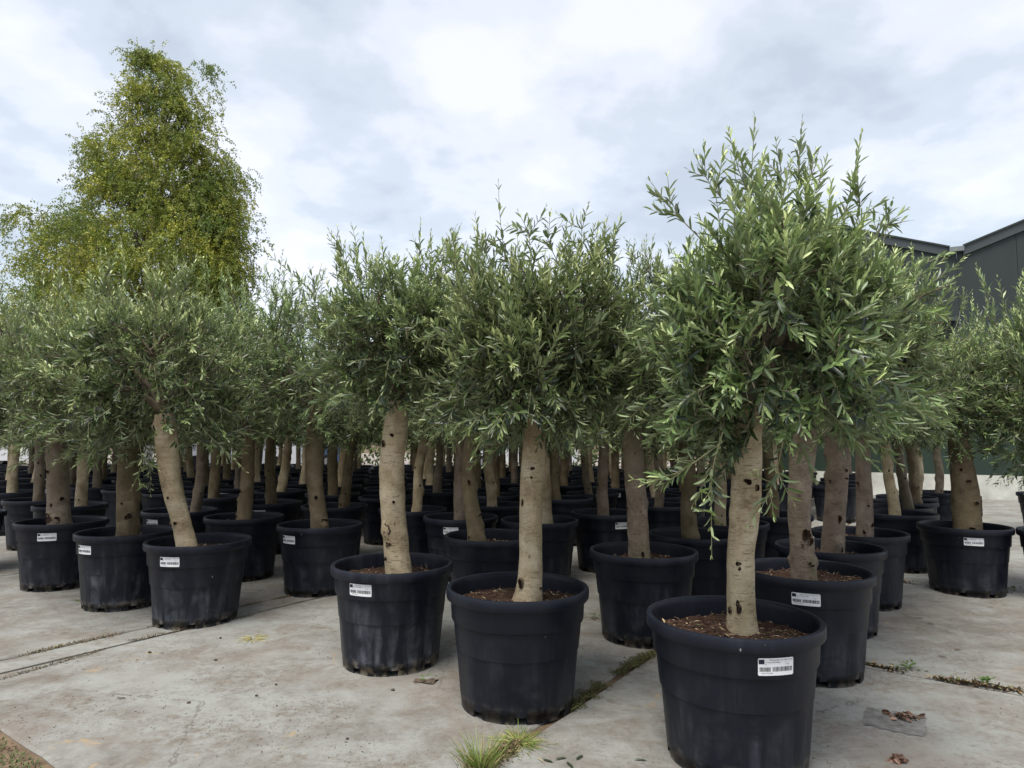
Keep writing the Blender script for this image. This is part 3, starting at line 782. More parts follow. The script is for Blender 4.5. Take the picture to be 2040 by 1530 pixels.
# ------------------------------------------------------------------ trees placed from the photograph
# name: x, y (in rim radii), trunk points (px, py, width px), crown (cx, cy, rx, ry px), sticker px, bark, clumps
TREES = [
 dict(n='P1', p=(2.61, 7.98), tr=[(1478, 1290, 66), (1476, 1200, 60), (1475, 1100, 58), (1484, 1040, 60), (1487, 960, 60), (1488, 860, 58)], cr=(1535, 655, 255, 262), st=1545, bark=0,
      nc=62, per=15, leaf=0.060, label='nearest olive tree, tallest crown with one spire shoot, in the nearest black pot',
      kn=[(1463, 1203, 14, 30), (1481, 958, 18, 14), (1499, 970, 8, 18), (1463, 1118, 13, 10), (1465, 1128, 8, 8), (1451, 1212, 8, 16)],
      sh=[[(1592, 430), (1590, 340), (1598, 238)], [(1520, 420), (1488, 370), (1470, 300)], [(1470, 430), (1415, 370), (1382, 304)], [(1400, 480), (1340, 420), (1296, 362)],
          [(1558, 400), (1556, 350), (1553, 308)], [(1690, 480), (1715, 420), (1703, 358)], [(1740, 500), (1750, 450), (1790, 445)], [(1600, 420), (1615, 350), (1625, 300)],
          [(1440, 860), (1416, 940), (1418, 1105)], [(1440, 880), (1350, 945), (1272, 968)], [(1560, 880), (1545, 950), (1518, 1010)], [(1530, 700), (1470, 760), (1400, 745)]]),
 dict(n='P2', p=(0.09, 9.51), tr=[(1048, 1215, 62), (1057, 1160, 52), (1058, 1080, 50), (1057, 1000, 51), (1060, 930, 51), (1065, 880, 48)], cr=(1075, 695, 212, 205), st=None, bark=0,
      nc=60, per=15, leaf=0.057, label='olive tree in a black pot without sticker, grass tuft at its foot',
      kn=[(1038, 1158, 15, 24), (1075, 1168, 7, 8), (1060, 932, 10, 8), (1042, 1000, 6, 16), (1058, 950, 6, 6)],
      sh=[[(1060, 540), (1055, 480), (1052, 432)], [(1150, 540), (1160, 480), (1157, 428)], [(1120, 540), (1095, 490), (1086, 455)], [(1210, 560), (1220, 500), (1222, 462)], [(985, 560), (970, 510), (968, 475)],
          [(960, 860), (930, 870), (905, 880)], [(900, 650), (870, 665), (845, 680)]]),
 dict(n='P3', p=(-1.97, 11.2), tr=[(796, 1145, 56), (790, 1090, 54), (784, 1040, 50), (781, 980, 52), (782, 900, 52), (788, 840, 52)], cr=(790, 675, 172, 165), st=717, bark=0,
      nc=50, per=13, leaf=0.054, label='olive tree with long loose shoots and an oval bark scar',
      kn=[(774, 1053, 20, 36), (778, 1081, 14, 12), (773, 1110, 9, 9), (768, 884, 10, 16), (785, 867, 10, 8), (788, 998, 6, 8)],
      sh=[[(740, 640), (690, 540), (672, 452)], [(820, 600), (835, 520), (838, 438)], [(850, 600), (880, 540), (918, 448)], [(720, 680), (600, 560), (500, 478)], [(660, 640), (620, 600), (640, 530)], [(870, 600), (845, 560), (812, 500)]]),
 dict(n='P4', p=(-6.33, 13.62), tr=[(376, 1105, 40), (366, 1060, 38), (354, 1015, 40), (342, 965, 44), (335, 909, 46), (330, 860, 46)], cr=(305, 735, 225, 190), st=338, bark=0,
      nc=60, per=13, leaf=0.054, label='olive tree whose trunk leans left, in the nearest pot of the left group',
      kn=[(358, 1040, 8, 9), (345, 990, 5, 6), (341, 1042, 6, 7)],
      sh=[[(275, 870), (285, 920), (262, 975)], [(285, 870), (300, 920), (300, 985)], [(400, 850), (440, 890), (490, 940)]]),
 dict(n='P5', p=(-8.51, 14.85), tr=[(254, 1075, 48), (256, 1030, 45), (256, 980, 44), (256, 920, 42), (258, 860, 40)], cr=(165, 750, 170, 180), st=168, bark=2,
      nc=50, per=12, leaf=0.054, label='olive tree with upright ochre trunk, middle of the three left pots',
      kn=[(266, 1027, 18, 14), (238, 996, 5, 5), (255, 1001, 5, 6)], sh=[]),
 dict(n='P6', p=(-11.13, 16.62), tr=[(120, 1055, 48), (117, 1010, 42), (116, 960, 40), (113, 905, 38), (112, 860, 38)], cr=(50, 735, 140, 160), st=93, bark=1,
      nc=46, per=12, leaf=0.054, label='olive tree with a ragged dark scar at its trunk base, outer pot at left',
      kn=[(110, 1030, 26, 22), (127, 1033, 12, 18), (107, 939, 9, 9), (131, 992, 10, 10), (116, 1004, 6, 8)], sh=[]),
 dict(n='P7', p=(11.06, 16.39), tr=[(1928, 1070, 52), (1928, 1030, 54), (1922, 980, 50), (1916, 930, 44), (1911, 880, 42)], cr=(1905, 768, 106, 140), st=1941, bark=2,
      nc=46, per=12, leaf=0.054, label='lone olive tree with dark gashed trunk before the green hall wall',
      kn=[(1944, 1005, 16, 50), (1920, 1050, 14, 9), (1915, 957, 12, 6), (1904, 935, 7, 7), (1929, 1000, 14, 8)],
      sh=[[(1905, 650), (1918, 610), (1920, 578)], [(1860, 700), (1850, 660), (1862, 630)]]),
 dict(n='P8', p=(4.73, 10.82), tr=[(1602, 1160, 50), (1600, 1120, 52), (1593, 1060, 46), (1592, 1000, 48), (1597, 940, 48), (1602, 880, 48)], cr=(1685, 670, 168, 200), st=1607, bark=1,
      nc=55, per=13, leaf=0.057, label='olive tree with large knotted trunk scar, right behind nearest pot',
      kn=[(1596, 1062, 22, 34), (1606, 1075, 16, 20), (1602, 1117, 8, 6), (1607, 1122, 12, 5), (1588, 1083, 10, 10)],
      sh=[[(1780, 560), (1830, 530), (1872, 512)], [(1760, 480), (1770, 440), (1772, 410)]]),
 dict(n='P9', p=(6.22, 13.15), tr=[(1658, 1115, 48), (1660, 1060, 47), (1665, 1010, 45), (1668, 950, 44), (1666, 880, 44)], cr=(1735, 725, 128, 155), st=None, bark=1,
      nc=48, per=11, leaf=0.054, label='olive tree with a slanting dark slit in its trunk, third in the right column',
      kn=[(1662, 1031, 9, 22), (1666, 1091, 5, 14), (1676, 936, 8, 7), (1677, 952, 7, 5), (1650, 957, 5, 8)], sh=[]),
 dict(n='P10', p=(7.88, 15.2), tr=[(1724, 1085, 34), (1723, 1040, 32), (1721, 980, 32), (1720, 920, 31), (1718, 880, 30)], cr=(1775, 740, 110, 130), st=None, bark=1,
      nc=46, per=11, leaf=0.054, label='olive tree with a slim pale trunk, fourth in the right column',
      kn=[(1730, 1044, 10, 10), (1715, 1058, 8, 8), (1722, 1006, 5, 5), (1706, 961, 5, 8)], sh=[]),
 dict(n='P12', p=(2.47, 12.59), tr=[(1275, 1120, 46), (1271, 1060, 46), (1268, 1000, 46), (1263, 940, 43), (1262, 880, 42)], cr=(1270, 700, 165, 190), st=None, bark=1,
      nc=52, per=13, leaf=0.055, label='olive tree with a thick dim trunk, between and behind the two nearest pots',
      kn=[(1245, 1010, 8, 10), (1276, 1100, 8, 14)], sh=[[(1275, 570), (1290, 530), (1303, 470)], [(1250, 560), (1262, 510), (1265, 480)]]),
 dict(n='P13', p=(-0.44, 14.43), tr=[(951, 1090, 40), (946, 1050, 34), (938, 1000, 31), (933, 950, 31), (936, 900, 31)], cr=(930, 690, 145, 190), st=None, bark=2,
      nc=48, per=11, leaf=0.054, label='olive tree with a wavy mossy trunk, left of the trunk of the front middle tree',
      kn=[(935, 960, 7, 14), (955, 1025, 9, 8), (936, 1068, 5, 7)], sh=[[(925, 580), (915, 530), (905, 470)]]),
 dict(n='P15', p=(-4.62, 16.19), tr=[(637, 1065, 42), (634, 1025, 37), (629, 980, 34), (626, 930, 35), (626, 880, 36)], cr=(600, 715, 155, 170), st=575, bark=2,
      nc=48, per=11, leaf=0.054, label='olive tree with a swollen knob at the trunk foot, alone between left and middle pots',
      kn=[(634, 990, 8, 12), (648, 1036, 18, 12)], sh=[[(690, 800), (650, 870), (592, 892)], [(560, 640), (545, 580), (530, 530)]]),
 dict(n='P16', p=(-7.06, 17.72), tr=[(485, 1050, 34), (488, 1010, 31), (493, 960, 27), (495, 900, 26)], cr=(480, 710, 150, 165), st=None, bark=2,
      nc=44, per=11, leaf=0.054, label='olive tree behind the left pots, its trunk leaning slightly right', kn=[(475, 1027, 10, 12), (484, 978, 6, 8)], sh=[]),
]
MIDS = [  # further trees with their own place: x, y in radii, trunk base px x, top px x
 ('P14', 0.72, 17.19, 1092, 1078, 'olive tree whose pinkish trunk shows just right of the front middle trunk'),
 ('P17', -9.46, 19.11, 390, 410, 'olive tree with blotched trunk leaning right, sticker on its pot, behind the left pots'),
 ('P18', -5.44, 20.56, 682, 702, 'olive tree with a dark leaning trunk left of the oval-scarred tree'),
 ('P19', -2.91, 19.7, 827, 842, 'olive tree with a pale grey trunk just right of the oval-scarred tree'),
 ('P20', 2.68, 18.98, 1200, 1202, 'olive tree with a straight trunk left of the thick dim trunk'),
 ('P21', 1.88, 23.57, 1110, 1103, 'small far olive tree with a hollow near its foot, right of the front middle trunk'),
 ('P24', -13.5, 20.5, 163, 168, 'olive tree with dark blotches at its foot, behind the outer left pots'),
 ('P25', -15.7, 22.2, 78, 80, 'olive tree with a thin plain trunk behind the pots at far left'),
 ('P26', -7.8, 21.6, 540, 538, 'olive tree with a straight dull trunk between the left and middle groups'),
 ('P27', -0.45, 21.2, 980, 972, 'olive tree with a mossy trunk in the gap left of the front middle trunk'),
 ('P28', 3.13, 25.8, 1174, 1160, 'far olive tree with a forked pale trunk behind the straight trunk'),
 ('P29', 4.03, 14.8, 1376, 1365, 'olive tree with a thick shaded trunk left of the nearest trunk'),
 ('P30', 5.45, 16.9, 1437, 1430, 'olive tree mostly hidden behind the left edge of the nearest trunk'),
 ('P31', 4.75, 21.2, 1314, 1312, 'olive tree with a short visible trunk right of the thick dim trunk'),
 ('P32', 7.35, 18.7, 1540, 1530, 'olive tree whose pale trunk shows between the two nearest right trunks'),
 ('P11', 11.1, 19.2, 1782, 1762, 'olive tree with a lit trunk leaning left, fifth in the right column'),
 ('Q1', 12.1, 21.05, 1812, 1786, 'olive tree with a mossy bent trunk, sixth in the right column'),
 ('Q2', 13.4, 22.8, 1833, 1818, 'olive tree with a brownish trunk, seventh in the right column'),
 ('Q3', 14.6, 24.7, 1842, 1840, 'olive tree with a thin upright trunk, eighth in the right column'),
 ('Q4', 17.3, 26.9, 1873, 1866, 'small olive tree with a pale trunk beside the hall wall'),
 ('P23', -14.95, 18.2, -65, -60, 'olive tree whose pot is cut off by the left edge of the view'),
 ('Q5', 21.1, 26.3, 2100, 2100, 'small far olive tree whose pot just enters at the right edge'),
 ('P22', 12.75, 15.3, 2140, 2135, 'olive tree leaning in from the right edge, crown only'),
]
GROUP = 'potted olive trees standing in rows on the concrete'
CAT = 'olive tree'
BARKS = [M_bark, M_bark2, M_bark3]
leafcount = 0
def sticker_on(pot, px, base, rz=0.0):
    """turn the sticker round the pot until it shows at picture column px"""
    best = None
    for a in np.linspace(-1.2, 1.2, 97):
        p = np.array([base[0] + 0.3545 * math.sin(a), base[1] - 0.3545 * math.cos(a), 0.497])
        e = abs(project(p)[0] - px)
        if best is None or e < best[0]: best = (e, a)
    o = link('sticker', STICKER, pot); o.rotation_euler = (0, 0, best[1] - rz); o.location = (0, 0, 0.006 * math.sin(px))
for k, T in enumerate(TREES):
    base = np.array([T['p'][0] * R, T['p'][1] * R, 0.0]); depth = base[1]
    r = np.random.default_rng(100 + k)
    t = thing('potted_olive_tree', T['label'], CAT, tuple(base), 0, GROUP)
    pot = link('pot', POT, t); pot.rotation_euler = (0, 0, r.uniform(0, 0.78))
    pot.color = ({'P3': 1.35, 'P5': 1.2, 'P4': 0.85, 'P12': 0.7, 'P6': 0.6, 'P1': 0.55, 'P2': 0.35}.get(T['n'], 0.45), 0, 0, 1)
    if T['st']: sticker_on(pot, T['st'], base, pot.rotation_euler[2])
    lvl = POT_H - {0: 0.088, 1: 0.088, 7: 0.070}.get(k, 0.09)
    sm, cm = SOILS[k % 3]
    so = link('soil', sm, t, (0, 0, lvl)); so.rotation_euler = (0, 0, r.uniform(0, 6))
    link('mulch', cm, so, kind='stuff')
    P = []; W = []
    for (x, y, wpx) in T['tr']:
        q = at_depth(x, y, depth) - base; P.append(q); W.append(wpx * depth / F_PX / 2 * 0.91)
    P = np.array(P)
    # carry the first point down into the soil
    d = P[0] - P[1]; d /= abs(d[2]) + 1e-9
    P[0] = P[1] + d * (P[1][2] - (lvl - 0.03))
    top = P[-1] + (P[-1] - P[-2]) / np.linalg.norm(P[-1] - P[-2]) * 0.14
    P = np.vstack([P, top]); W.append(W[-1] * 0.8)
    tm, Q, rq = trunk_mesh('trunk', P, W, 300 + k, BARKS[T['bark']], lumps=9 if k in (2, 7, 12) else 5)
    tro = link('trunk', tm, t)
    for j, kk in enumerate(T['kn']): add_knot(tro, Q, rq, *kk, base, depth, j + k)
    cx, cy, rx, ry = T['cr']
    c = at_depth(cx, cy + 8, depth) - base
    sx, sz = rx * depth / F_PX, ry * depth / F_PX
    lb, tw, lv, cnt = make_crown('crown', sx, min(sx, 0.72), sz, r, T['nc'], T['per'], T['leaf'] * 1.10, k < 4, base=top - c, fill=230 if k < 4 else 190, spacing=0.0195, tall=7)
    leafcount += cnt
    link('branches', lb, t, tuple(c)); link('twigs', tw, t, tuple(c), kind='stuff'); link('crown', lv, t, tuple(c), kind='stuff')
    nl = 0
    for pts in T['sh']:
        off = r.uniform(-0.25, 0.05)
        if T['n'] == 'P1' and pts[0][1] > 800: off = -0.30
        Pw = np.array([at_depth(x, y, depth + off) - base for x, y in pts])
        fs = free_shoot(t, Pw, r, T['leaf'] * 1.02, 0.034 if k < 2 else 0.038, individual=True)
        side = MB(); SL = []
        for q in range(5):
            f = r.uniform(0.25, 0.8) * (len(Pw) - 1); i0 = int(f); a = Pw[i0] * (1 - f + i0) + Pw[i0 + 1] * (f - i0)
            dd = Pw[i0 + 1] - Pw[i0]; dd = dd / np.linalg.norm(dd) + r.normal(0, 0.55, 3)
            C_ = curve(a, dd, r.uniform(0.07, 0.17), r, up=0.4); side.tube(C_, np.linspace(0.0022, 0.001, len(C_)), 4, cap=False)
            SL.append(shoot_leaves(C_, r, T['leaf'] * 0.95, 0.024, young_lit=0.85))
        A_s = [np.concatenate([a[i] for a in SL]) for i in range(6)]
        v_s, f_s, c_s = leaves_geo(*A_s)
        link('side_leaves', npmesh('side_leaves', v_s, [f_s], [M_leaf], col=np.c_[c_s, np.ones(len(c_s))], smooth=True), fs, kind='stuff')
        link('side_twigs', side.mesh('side_twigs', [M_twig]), fs, kind='stuff')

# shared variants for the trees further back
VAR = []
for k in range(6):
    r = np.random.default_rng(500 + k)
    sx, sz = r.uniform(0.60, 0.72), r.uniform(0.66, 0.76)
    lean = r.uniform(-0.10, 0.10); leany = r.uniform(-0.06, 0.06)
    z0, z1 = 0.47, 1.42
    zz = np.linspace(z0, z1, 6)
    P = np.stack([lean * ((zz - z0) / (z1 - z0)) ** 1.2 + 0.012 * np.sin(zz * 7 + k), leany * (zz - z0), zz], 1)
    top = P[-1]
    tm, Q, rq = trunk_mesh('trunk', P, np.linspace(0.066, 0.052, 6) * r.uniform(0.85, 1.15), 600 + k, BARKS[(k + 1) % 3], seg=16, n=20)
    cc = np.array([top[0] * 1.3, top[1], 1.88])
    lb, tw, lv, cnt = make_crown('crown_far', sx, sx, sz, r, 50, 12, 0.066, False, base=top - cc, fill=180, spacing=0.0215, tall=5, seg=3)
    VAR.append((tm, lb, tw, lv, cc, lean))
used = [tuple(T['p']) for T in TREES] + [(m[1], m[2]) for m in MIDS]
def back_tree(x, y, label, far, k, rz, scale=1.0, sticker=False, trunk_px=None):
    t = thing('potted_olive_tree', label, CAT, (x * R, y * R, 0), 0, GROUP)
    r = random.Random(int(x * 97 + y * 31))
    p = link('pot', POT_FAR if far else POT, t)
    p.color = (r.uniform(0.2, 0.8), 0, 0, 1)
    if not far: p.rotation_euler = (0, 0, rz)
    so = link('soil', SOIL_FAR, t, (0, 0, POT_H - 0.10 - r.uniform(0, 0.03)))
    if trunk_px:
        depth = y * R; b = np.array([x * R, depth, 0])
        xb, xt = trunk_px
        P = [at_depth(xb, 1000, depth)[0] - b[0]]
        x0 = at_depth(xb, 1000, depth)[0] - b[0]; x1 = at_depth(xt, 900, depth)[0] - b[0]
        zz = np.linspace(0.46, 1.45, 6); s = (zz - 0.46) / 0.9
        P = np.stack([np.clip(x0, -0.16, 0.16) + (x1 - x0) * s + 0.015 * np.sin(zz * 8 + k), 0.02 * np.sin(zz * 5), zz], 1)
        wv = (0.063 if y < 16 else 0.056) * r.uniform(0.85, 1.1)
        tm, Q, rq = trunk_mesh('trunk', P, np.linspace(wv * 1.1, wv * 0.9, 6), 700 + k, BARKS[k % 3], seg=20, n=26)
        tr = link('trunk', tm, t)
        for q in range(2):
            i = r.randrange(3, 18); a = r.uniform(-0.9, 0.9)
            o = link('knot', KNOTS[(q + k) % 5], tr)
            o.location = (Q[i][0] + rq[i] * math.sin(a), Q[i][1] - rq[i] * math.cos(a), Q[i][2]); o.rotation_euler = (0, 0, a)
            s_ = r.uniform(0.25, 0.6); o.scale = (s_, 1, s_)
        dx = P[-1][0]
    else:
        tr = link('trunk', VAR[k][0], t); tr.rotation_euler = (0, 0, rz); dx = None
    _, lb, tw, lv, cc, lean = VAR[k % 6]
    for nm, me, st in (('branches', lb, False), ('twigs', tw, True), ('crown', lv, True)):
        if far and nm == 'twigs' and y > 30: continue
        o = link(nm, me, t)
        if st: o['kind'] = 'stuff'
        rot = rz
        q = Matrix.Rotation(rot, 3, 'Z') @ Vector(cc)
        if dx is not None: q = Vector((dx, 0, cc[2] + r.uniform(-0.06, 0.08)))
        o.location = q; o.rotation_euler = (0, 0, rot)
        o.scale = (scale, scale, scale * r.uniform(0.94, 1.06)) if nm != 'branches' or True else (1, 1, 1)
    if sticker:
        s = link('sticker', STICKER, p); s.rotation_euler = (0, 0, r.uniform(-0.5, 0.5) - (0 if far else rz))
    return t
for k, (n_, x, y, xb, xt, lab) in enumerate(MIDS):
    if n_ == 'P22':
        back_tree(x, y, lab, False, 2, 1.0, 1.25)
    else:
        back_tree(x, y, lab, False, k % 6, (k * 1.3) % 6.28, 0.80 if n_ == 'Q5' else 0.93 if y > 18 else 0.98, sticker=n_ in ('P17', 'P26', 'P20'), trunk_px=(xb, xt))
# the rest of the block, on the grid the front rows set out
O_ = np.array([2.61, 7.98]); A_ = np.array([-2.30, 1.46]); B_ = np.array([1.50, 2.75])
WALL_P = np.array([11.15, 15.85]) / R; WALL_D = np.array([-1.84, 1.0]); WALL_D = WALL_D / np.linalg.norm(WALL_D)
WALL_N = np.array([WALL_D[1], -WALL_D[0]])
if WALL_N.dot(-WALL_P) < 0: WALL_N = -WALL_N
cnt = 0; BACK = []; BT = []
for j in range(0, 22):
    for i in range(0, 26):
        q = O_ + i * A_ + j * B_ + rng.normal(0, 0.10, 2)
        x, y = q
        if (i == 3 and j < 2) or y < 15: continue
        if y > 52 or abs(x) > 0.80 * y + 1.0: continue
        if (q - WALL_P).dot(WALL_N) < 3.2: continue
        if any((x - a) ** 2 + (y - b) ** 2 < 2.12 ** 2 for a, b in used): continue
        if x > 9 and y < 30: continue
        if x / y > 0.64: continue
        used.append((x, y))
        BACK.append((x, y))
        bt = back_tree(x, y, '', y > 24, int(rng.integers(0, 6)), float(rng.uniform(0, 6.28)), float(rng.uniform(0.88, 1.05)), sticker=rng.random() < 0.35)
        BT.append(bt); cnt += 1
NAMED = sorted([(T['tr'][-3][0], s_) for T, s_ in zip(TREES, ('nearest trunk', 'front middle trunk', 'oval-scarred trunk', 'leaning left trunk', 'upright ochre trunk', 'ragged-scarred trunk', 'gashed right trunk', 'knotted trunk',
    'slit trunk', 'slim pale trunk', 'thick dim trunk', 'wavy mossy trunk', 'knob-footed trunk', 'slightly leaning trunk'))])
cols_ = {}
for (x, y), bt in zip(BACK, BT):
    px = 1020 + F_PX * x / y
    k = sum(1 for a, _ in NAMED if a < px)
    cols_.setdefault(k, []).append((y, px, bt))
ORD = ['first', 'second', 'third', 'fourth', 'fifth', 'sixth', 'seventh', 'eighth', 'ninth', 'tenth']
def ordw(q):
    return ORD[q] if q < 10 else '%dth' % (q + 1)
for k, items in cols_.items():
    items.sort(key=lambda a: a[0])
    where = ('left of ' + NAMED[0][1]) if k == 0 else ('right of ' + NAMED[-1][1]) if k == len(NAMED) else 'between %s and %s' % (NAMED[k - 1][1], NAMED[k][1])
    for q, (y, px, bt) in enumerate(items):
        bt['label'] = 'dim background olive tree, %s in depth %s' % (ordw(q), where)

print('back trees', cnt, 'near leaves', leafcount)

# ------------------------------------------------------------------ the hall on the right
def make_clad(name, c, sc=1.0):
    m, nt, nodes, links, b = mat(name); nb = NB(nt)
    f = nb.noise(nb.coord('World', scale=(1, 1, 0.25)), 1.4, 4, 0.6)
    nb.put(b.inputs['Base Color'], nb.ramp(f, [(0.3, tuple(v * 0.85 for v in c)), (0.7, tuple(v * 1.15 for v in c))]))
    setp(b, Roughness=0.55); b.inputs['Specular IOR Level'].default_value = 0.3
    return m
M_grey = make_clad('cladding_grey', (0.028, 0.038, 0.036))
M_green = make_clad('cladding_green', (0.020, 0.036, 0.026))
M_trim = simple('roof_trim', (0.050, 0.060, 0.062), 0.45, 0.4)
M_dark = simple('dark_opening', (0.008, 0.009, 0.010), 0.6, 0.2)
M_gut = simple('gutter_box', (0.17, 0.185, 0.19), 0.5, 0.4)
M_plinth = simple('plinth_concrete', (0.50, 0.50, 0.45), 0.85, 0.2, noise=3.0, amt=0.22)
hall = thing('industrial_hall', 'dark grey and green metal hall with a valley between two gables behind the right trees', 'hall', (11.15, 15.85, 0))
wd = WALL_D                      # along the wall, going left and away
wn = WALL_N                      # towards the camera
ang = math.atan2(-wd[1], -wd[0])  # local +x runs to the right along the wall
hall.rotation_euler = (0, 0, ang)
def wall_s(px, py=900):
    """distance along the wall (local x) where picture column px meets it"""
    d = ray(px, py); A2 = np.array([[d[0], wd[0]], [d[1], wd[1]]]); t, s = np.linalg.solve(A2, np.array([11.15, 15.85])); return s * -1.0
def wall_pt(px, py):
    d = ray(px, py); A2 = np.array([[d[0], -(-wd[0])], [d[1], -(-wd[1])]])
    t, s = np.linalg.solve(A2, np.array([11.15, 15.85])); return s, CAM_H + d[2] * t
sv, zv = wall_pt(1905, 500); sl, zl = wall_pt(1770, 474); srr, zr = wall_pt(2040, 445)
slope = ((zl - zv) / (sv - sl) + (zr - zv) / (srr - sv)) / 2
s_pk = wall_pt(1575, 600)[0]; half = sv - s_pk
z_pk = zv + slope * half
s_end = s_pk - half * 0.5
s_rpk = sv + half; s_r = sv + 2 * half
print('hall', sv, zv, slope, half, z_pk)
PL = 0.57
GZ = 3.9
def face(poly, y, m, mb):
    mb.add([(x, y, z) for x, z in poly], (), [(0, k, k + 1) for k in range(1, len(poly) - 1)], m=m)
# upper cladding panels, one by one
def roof_z(s):
    if s <= s_pk: return z_pk - slope * (s_pk - s)
    if s <= sv: return zv + slope * (sv - s)
    if s <= s_rpk: return zv + slope * (s - sv)
    return z_pk - slope * (s - s_rpk)
pw = 1.0
s = s_end
keys = [s_end, s_pk, sv, s_rpk, s_r]
edges = sorted(keys + [e for e in np.arange(s_end, s_r, 1.15) if min(abs(e - q) for q in keys) > 0.3])
for a, b in zip(edges[:-1], edges[1:]):
    if b - a < 0.05: continue
    mb = MB()
    ga = 0.004
    za, zb = roof_z(a) - 0.02, roof_z(b) - 0.02
    x0, x1 = a + ga, b - ga
    V = [(x0, -0.03, GZ), (x1, -0.03, GZ), (x1, -0.03, zb), (x0, -0.03, za), (x0, 0.03, GZ), (x1, 0.03, GZ), (x1, 0.03, zb), (x0, 0.03, za)]
    mb.add(V, [(0, 1, 2, 3), (5, 4, 7, 6), (1, 5, 6, 2), (4, 0, 3, 7), (0, 4, 5, 1), (3, 2, 6, 7)])
    link('panel', mb.mesh('panel', [M_grey]), hall)
    mb = MB(); mb.box((x0, -0.026, PL), (x1, 0.03, GZ - 0.012))
    link('panel', mb.mesh('panel', [M_green]), hall)
mb = MB(); mb.box((s_end, 0.035, 0), (s_r, 12, GZ - 0.8)); link('wall', mb.mesh('wall', [M_grey]), hall)
mb = MB(); mb.box((s_end, -0.055, 0), (s_r, 0.03, PL - 0.006)); link('plinth', mb.mesh('plinth', [M_plinth]), hall)
mb = MB(); mb.box((s_end, -0.045, GZ - 0.03), (s_r, -0.028, GZ + 0.01)); link('drip_strip', mb.mesh('drip_strip', [M_trim]), hall)
def bar(a, b, h0, h1, y0, y1, nm, m):
    mb = MB()
    za, zb = roof_z(a), roof_z(b)
    V = [(a, y0, za + h0), (b, y0, zb + h0), (b, y0, zb + h1), (a, y0, za + h1), (a, y1, za + h0), (b, y1, zb + h0), (b, y1, zb + h1), (a, y1, za + h1)]
    mb.add(V, [(0, 1, 2, 3), (5, 4, 7, 6), (1, 5, 6, 2), (4, 0, 3, 7), (0, 4, 5, 1), (3, 2, 6, 7)])
    link(nm, mb.mesh(nm, [m]), hall)
for a, b in ((s_end, s_pk), (s_pk, sv - 0.13), (sv + 0.13, s_rpk), (s_rpk, s_r)):
    bar(a + 0.002, b - 0.002, -0.19, 0.02, -0.085, -0.032, 'verge_trim', M_trim)
    bar(a + 0.002, b - 0.002, 0.024, 0.07, -0.12, 12, 'roof', M_grey)
mb = MB(); mb.box((sv - 0.15, -0.16, zv - 0.04), (sv + 0.15, -0.02, zv + 0.075)); link('gutter', mb.mesh('gutter', [M_gut]), hall)
mb = MB(); mb.box((sv - 0.05, -0.10, PL + 0.1), (sv + 0.05, -0.032, zv - 0.21))
# dark door opening with header
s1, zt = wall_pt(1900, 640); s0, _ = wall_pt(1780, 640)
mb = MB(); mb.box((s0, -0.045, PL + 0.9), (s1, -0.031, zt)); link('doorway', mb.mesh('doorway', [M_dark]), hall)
mb = MB(); mb.box((s0 - 0.1, -0.09, zt + 0.003), (s1 + 0.1, -0.032, zt + 0.10)); link('door_header', mb.mesh('door_header', [M_trim]), hall)

# ------------------------------------------------------------------ far things seen between the trunks
M_van = simple('van_paint', (0.60, 0.61, 0.63), 0.3, 0.5)
M_glass = simple('vehicle_glass', (0.02, 0.025, 0.03), 0.1, 0.6)
M_tyre = simple('tyre_rubber', (0.015, 0.015, 0.016), 0.8, 0.2)
M_hubcap = simple('hubcap', (0.3, 0.3, 0.31), 0.4, 0.5, 0.6)
def wheel(parent, x, y):
    mb = MB(); P = np.array([(x, y - 0.1, 0.33), (x, y + 0.1, 0.33)])
    mb.tube(P, 0.33, 16, cap=True); mb.tube(P[::-1], 0.33, 16, cap=True)
    w_ = link('wheel', mb.mesh('wheel', [M_tyre]), parent)
    mb = MB(); mb.tube(np.array([(x, y - 0.115, 0.33), (x, y - 0.102, 0.33)])[::-1], 0.2, 12)
    link('hubcap', mb.mesh('hubcap', [M_hubcap]), w_)
def van(x, y, rz, paint, label):
    t = thing('parked_van', label, 'van', (x, y, 0), rz, 'vans parked beyond the trees')
    prof = [(-2.5, 0.35), (2.45, 0.35), (2.5, 0.9), (1.9, 1.15), (1.35, 1.95), (-2.4, 2.05), (-2.5, 1.9)]
    V = [(x_, -0.95, z_) for x_, z_ in prof] + [(x_, 0.95, z_) for x_, z_ in prof]; n = len(prof)
    mb = MB(); mb.add(V, [(k, (k + 1) % n, n + (k + 1) % n, n + k)[::-1] for k in range(n)], [(0, k, k + 1) for k in range(1, n - 1)] + [(n, n + k + 1, n + k) for k in range(1, n - 1)])
    link('body', mb.mesh('body', [paint]), t)
    for (a, b) in ((0.55, 1.35), (-0.6, 0.4)):
        mb = MB(); mb.box((a, -0.965, 1.2), (b, -0.952, 1.75)); link('window', mb.mesh('window', [M_glass]), t)
    for wx in (-1.6, 1.6):
        wheel(t, wx, -0.86); wheel(t, wx, 0.86)
    for sy in (-0.7, 0.7):
        mb = MB(); mb.box((2.47, sy - 0.15, 0.75), (2.53, sy + 0.15, 0.9)); link('headlight', mb.mesh('headlight', [M_gut]), t)
    return t
van(-21.5, 29.5, 0.1, M_van, 'white parked van glimpsed between trunks at far left')
van(-11.0, 27.5, 3.1, M_van, 'white parked van glimpsed left of the leaning trunk')
van(-9.6, 29.6, 0.05, simple('van_blue', (0.05, 0.09, 0.17), 0.35, 0.5), 'blue vehicle glimpsed right of the leaning trunk')
van(0.4, 30.0, 0.0, M_van, 'white parked van glimpsed past the front middle trunk')
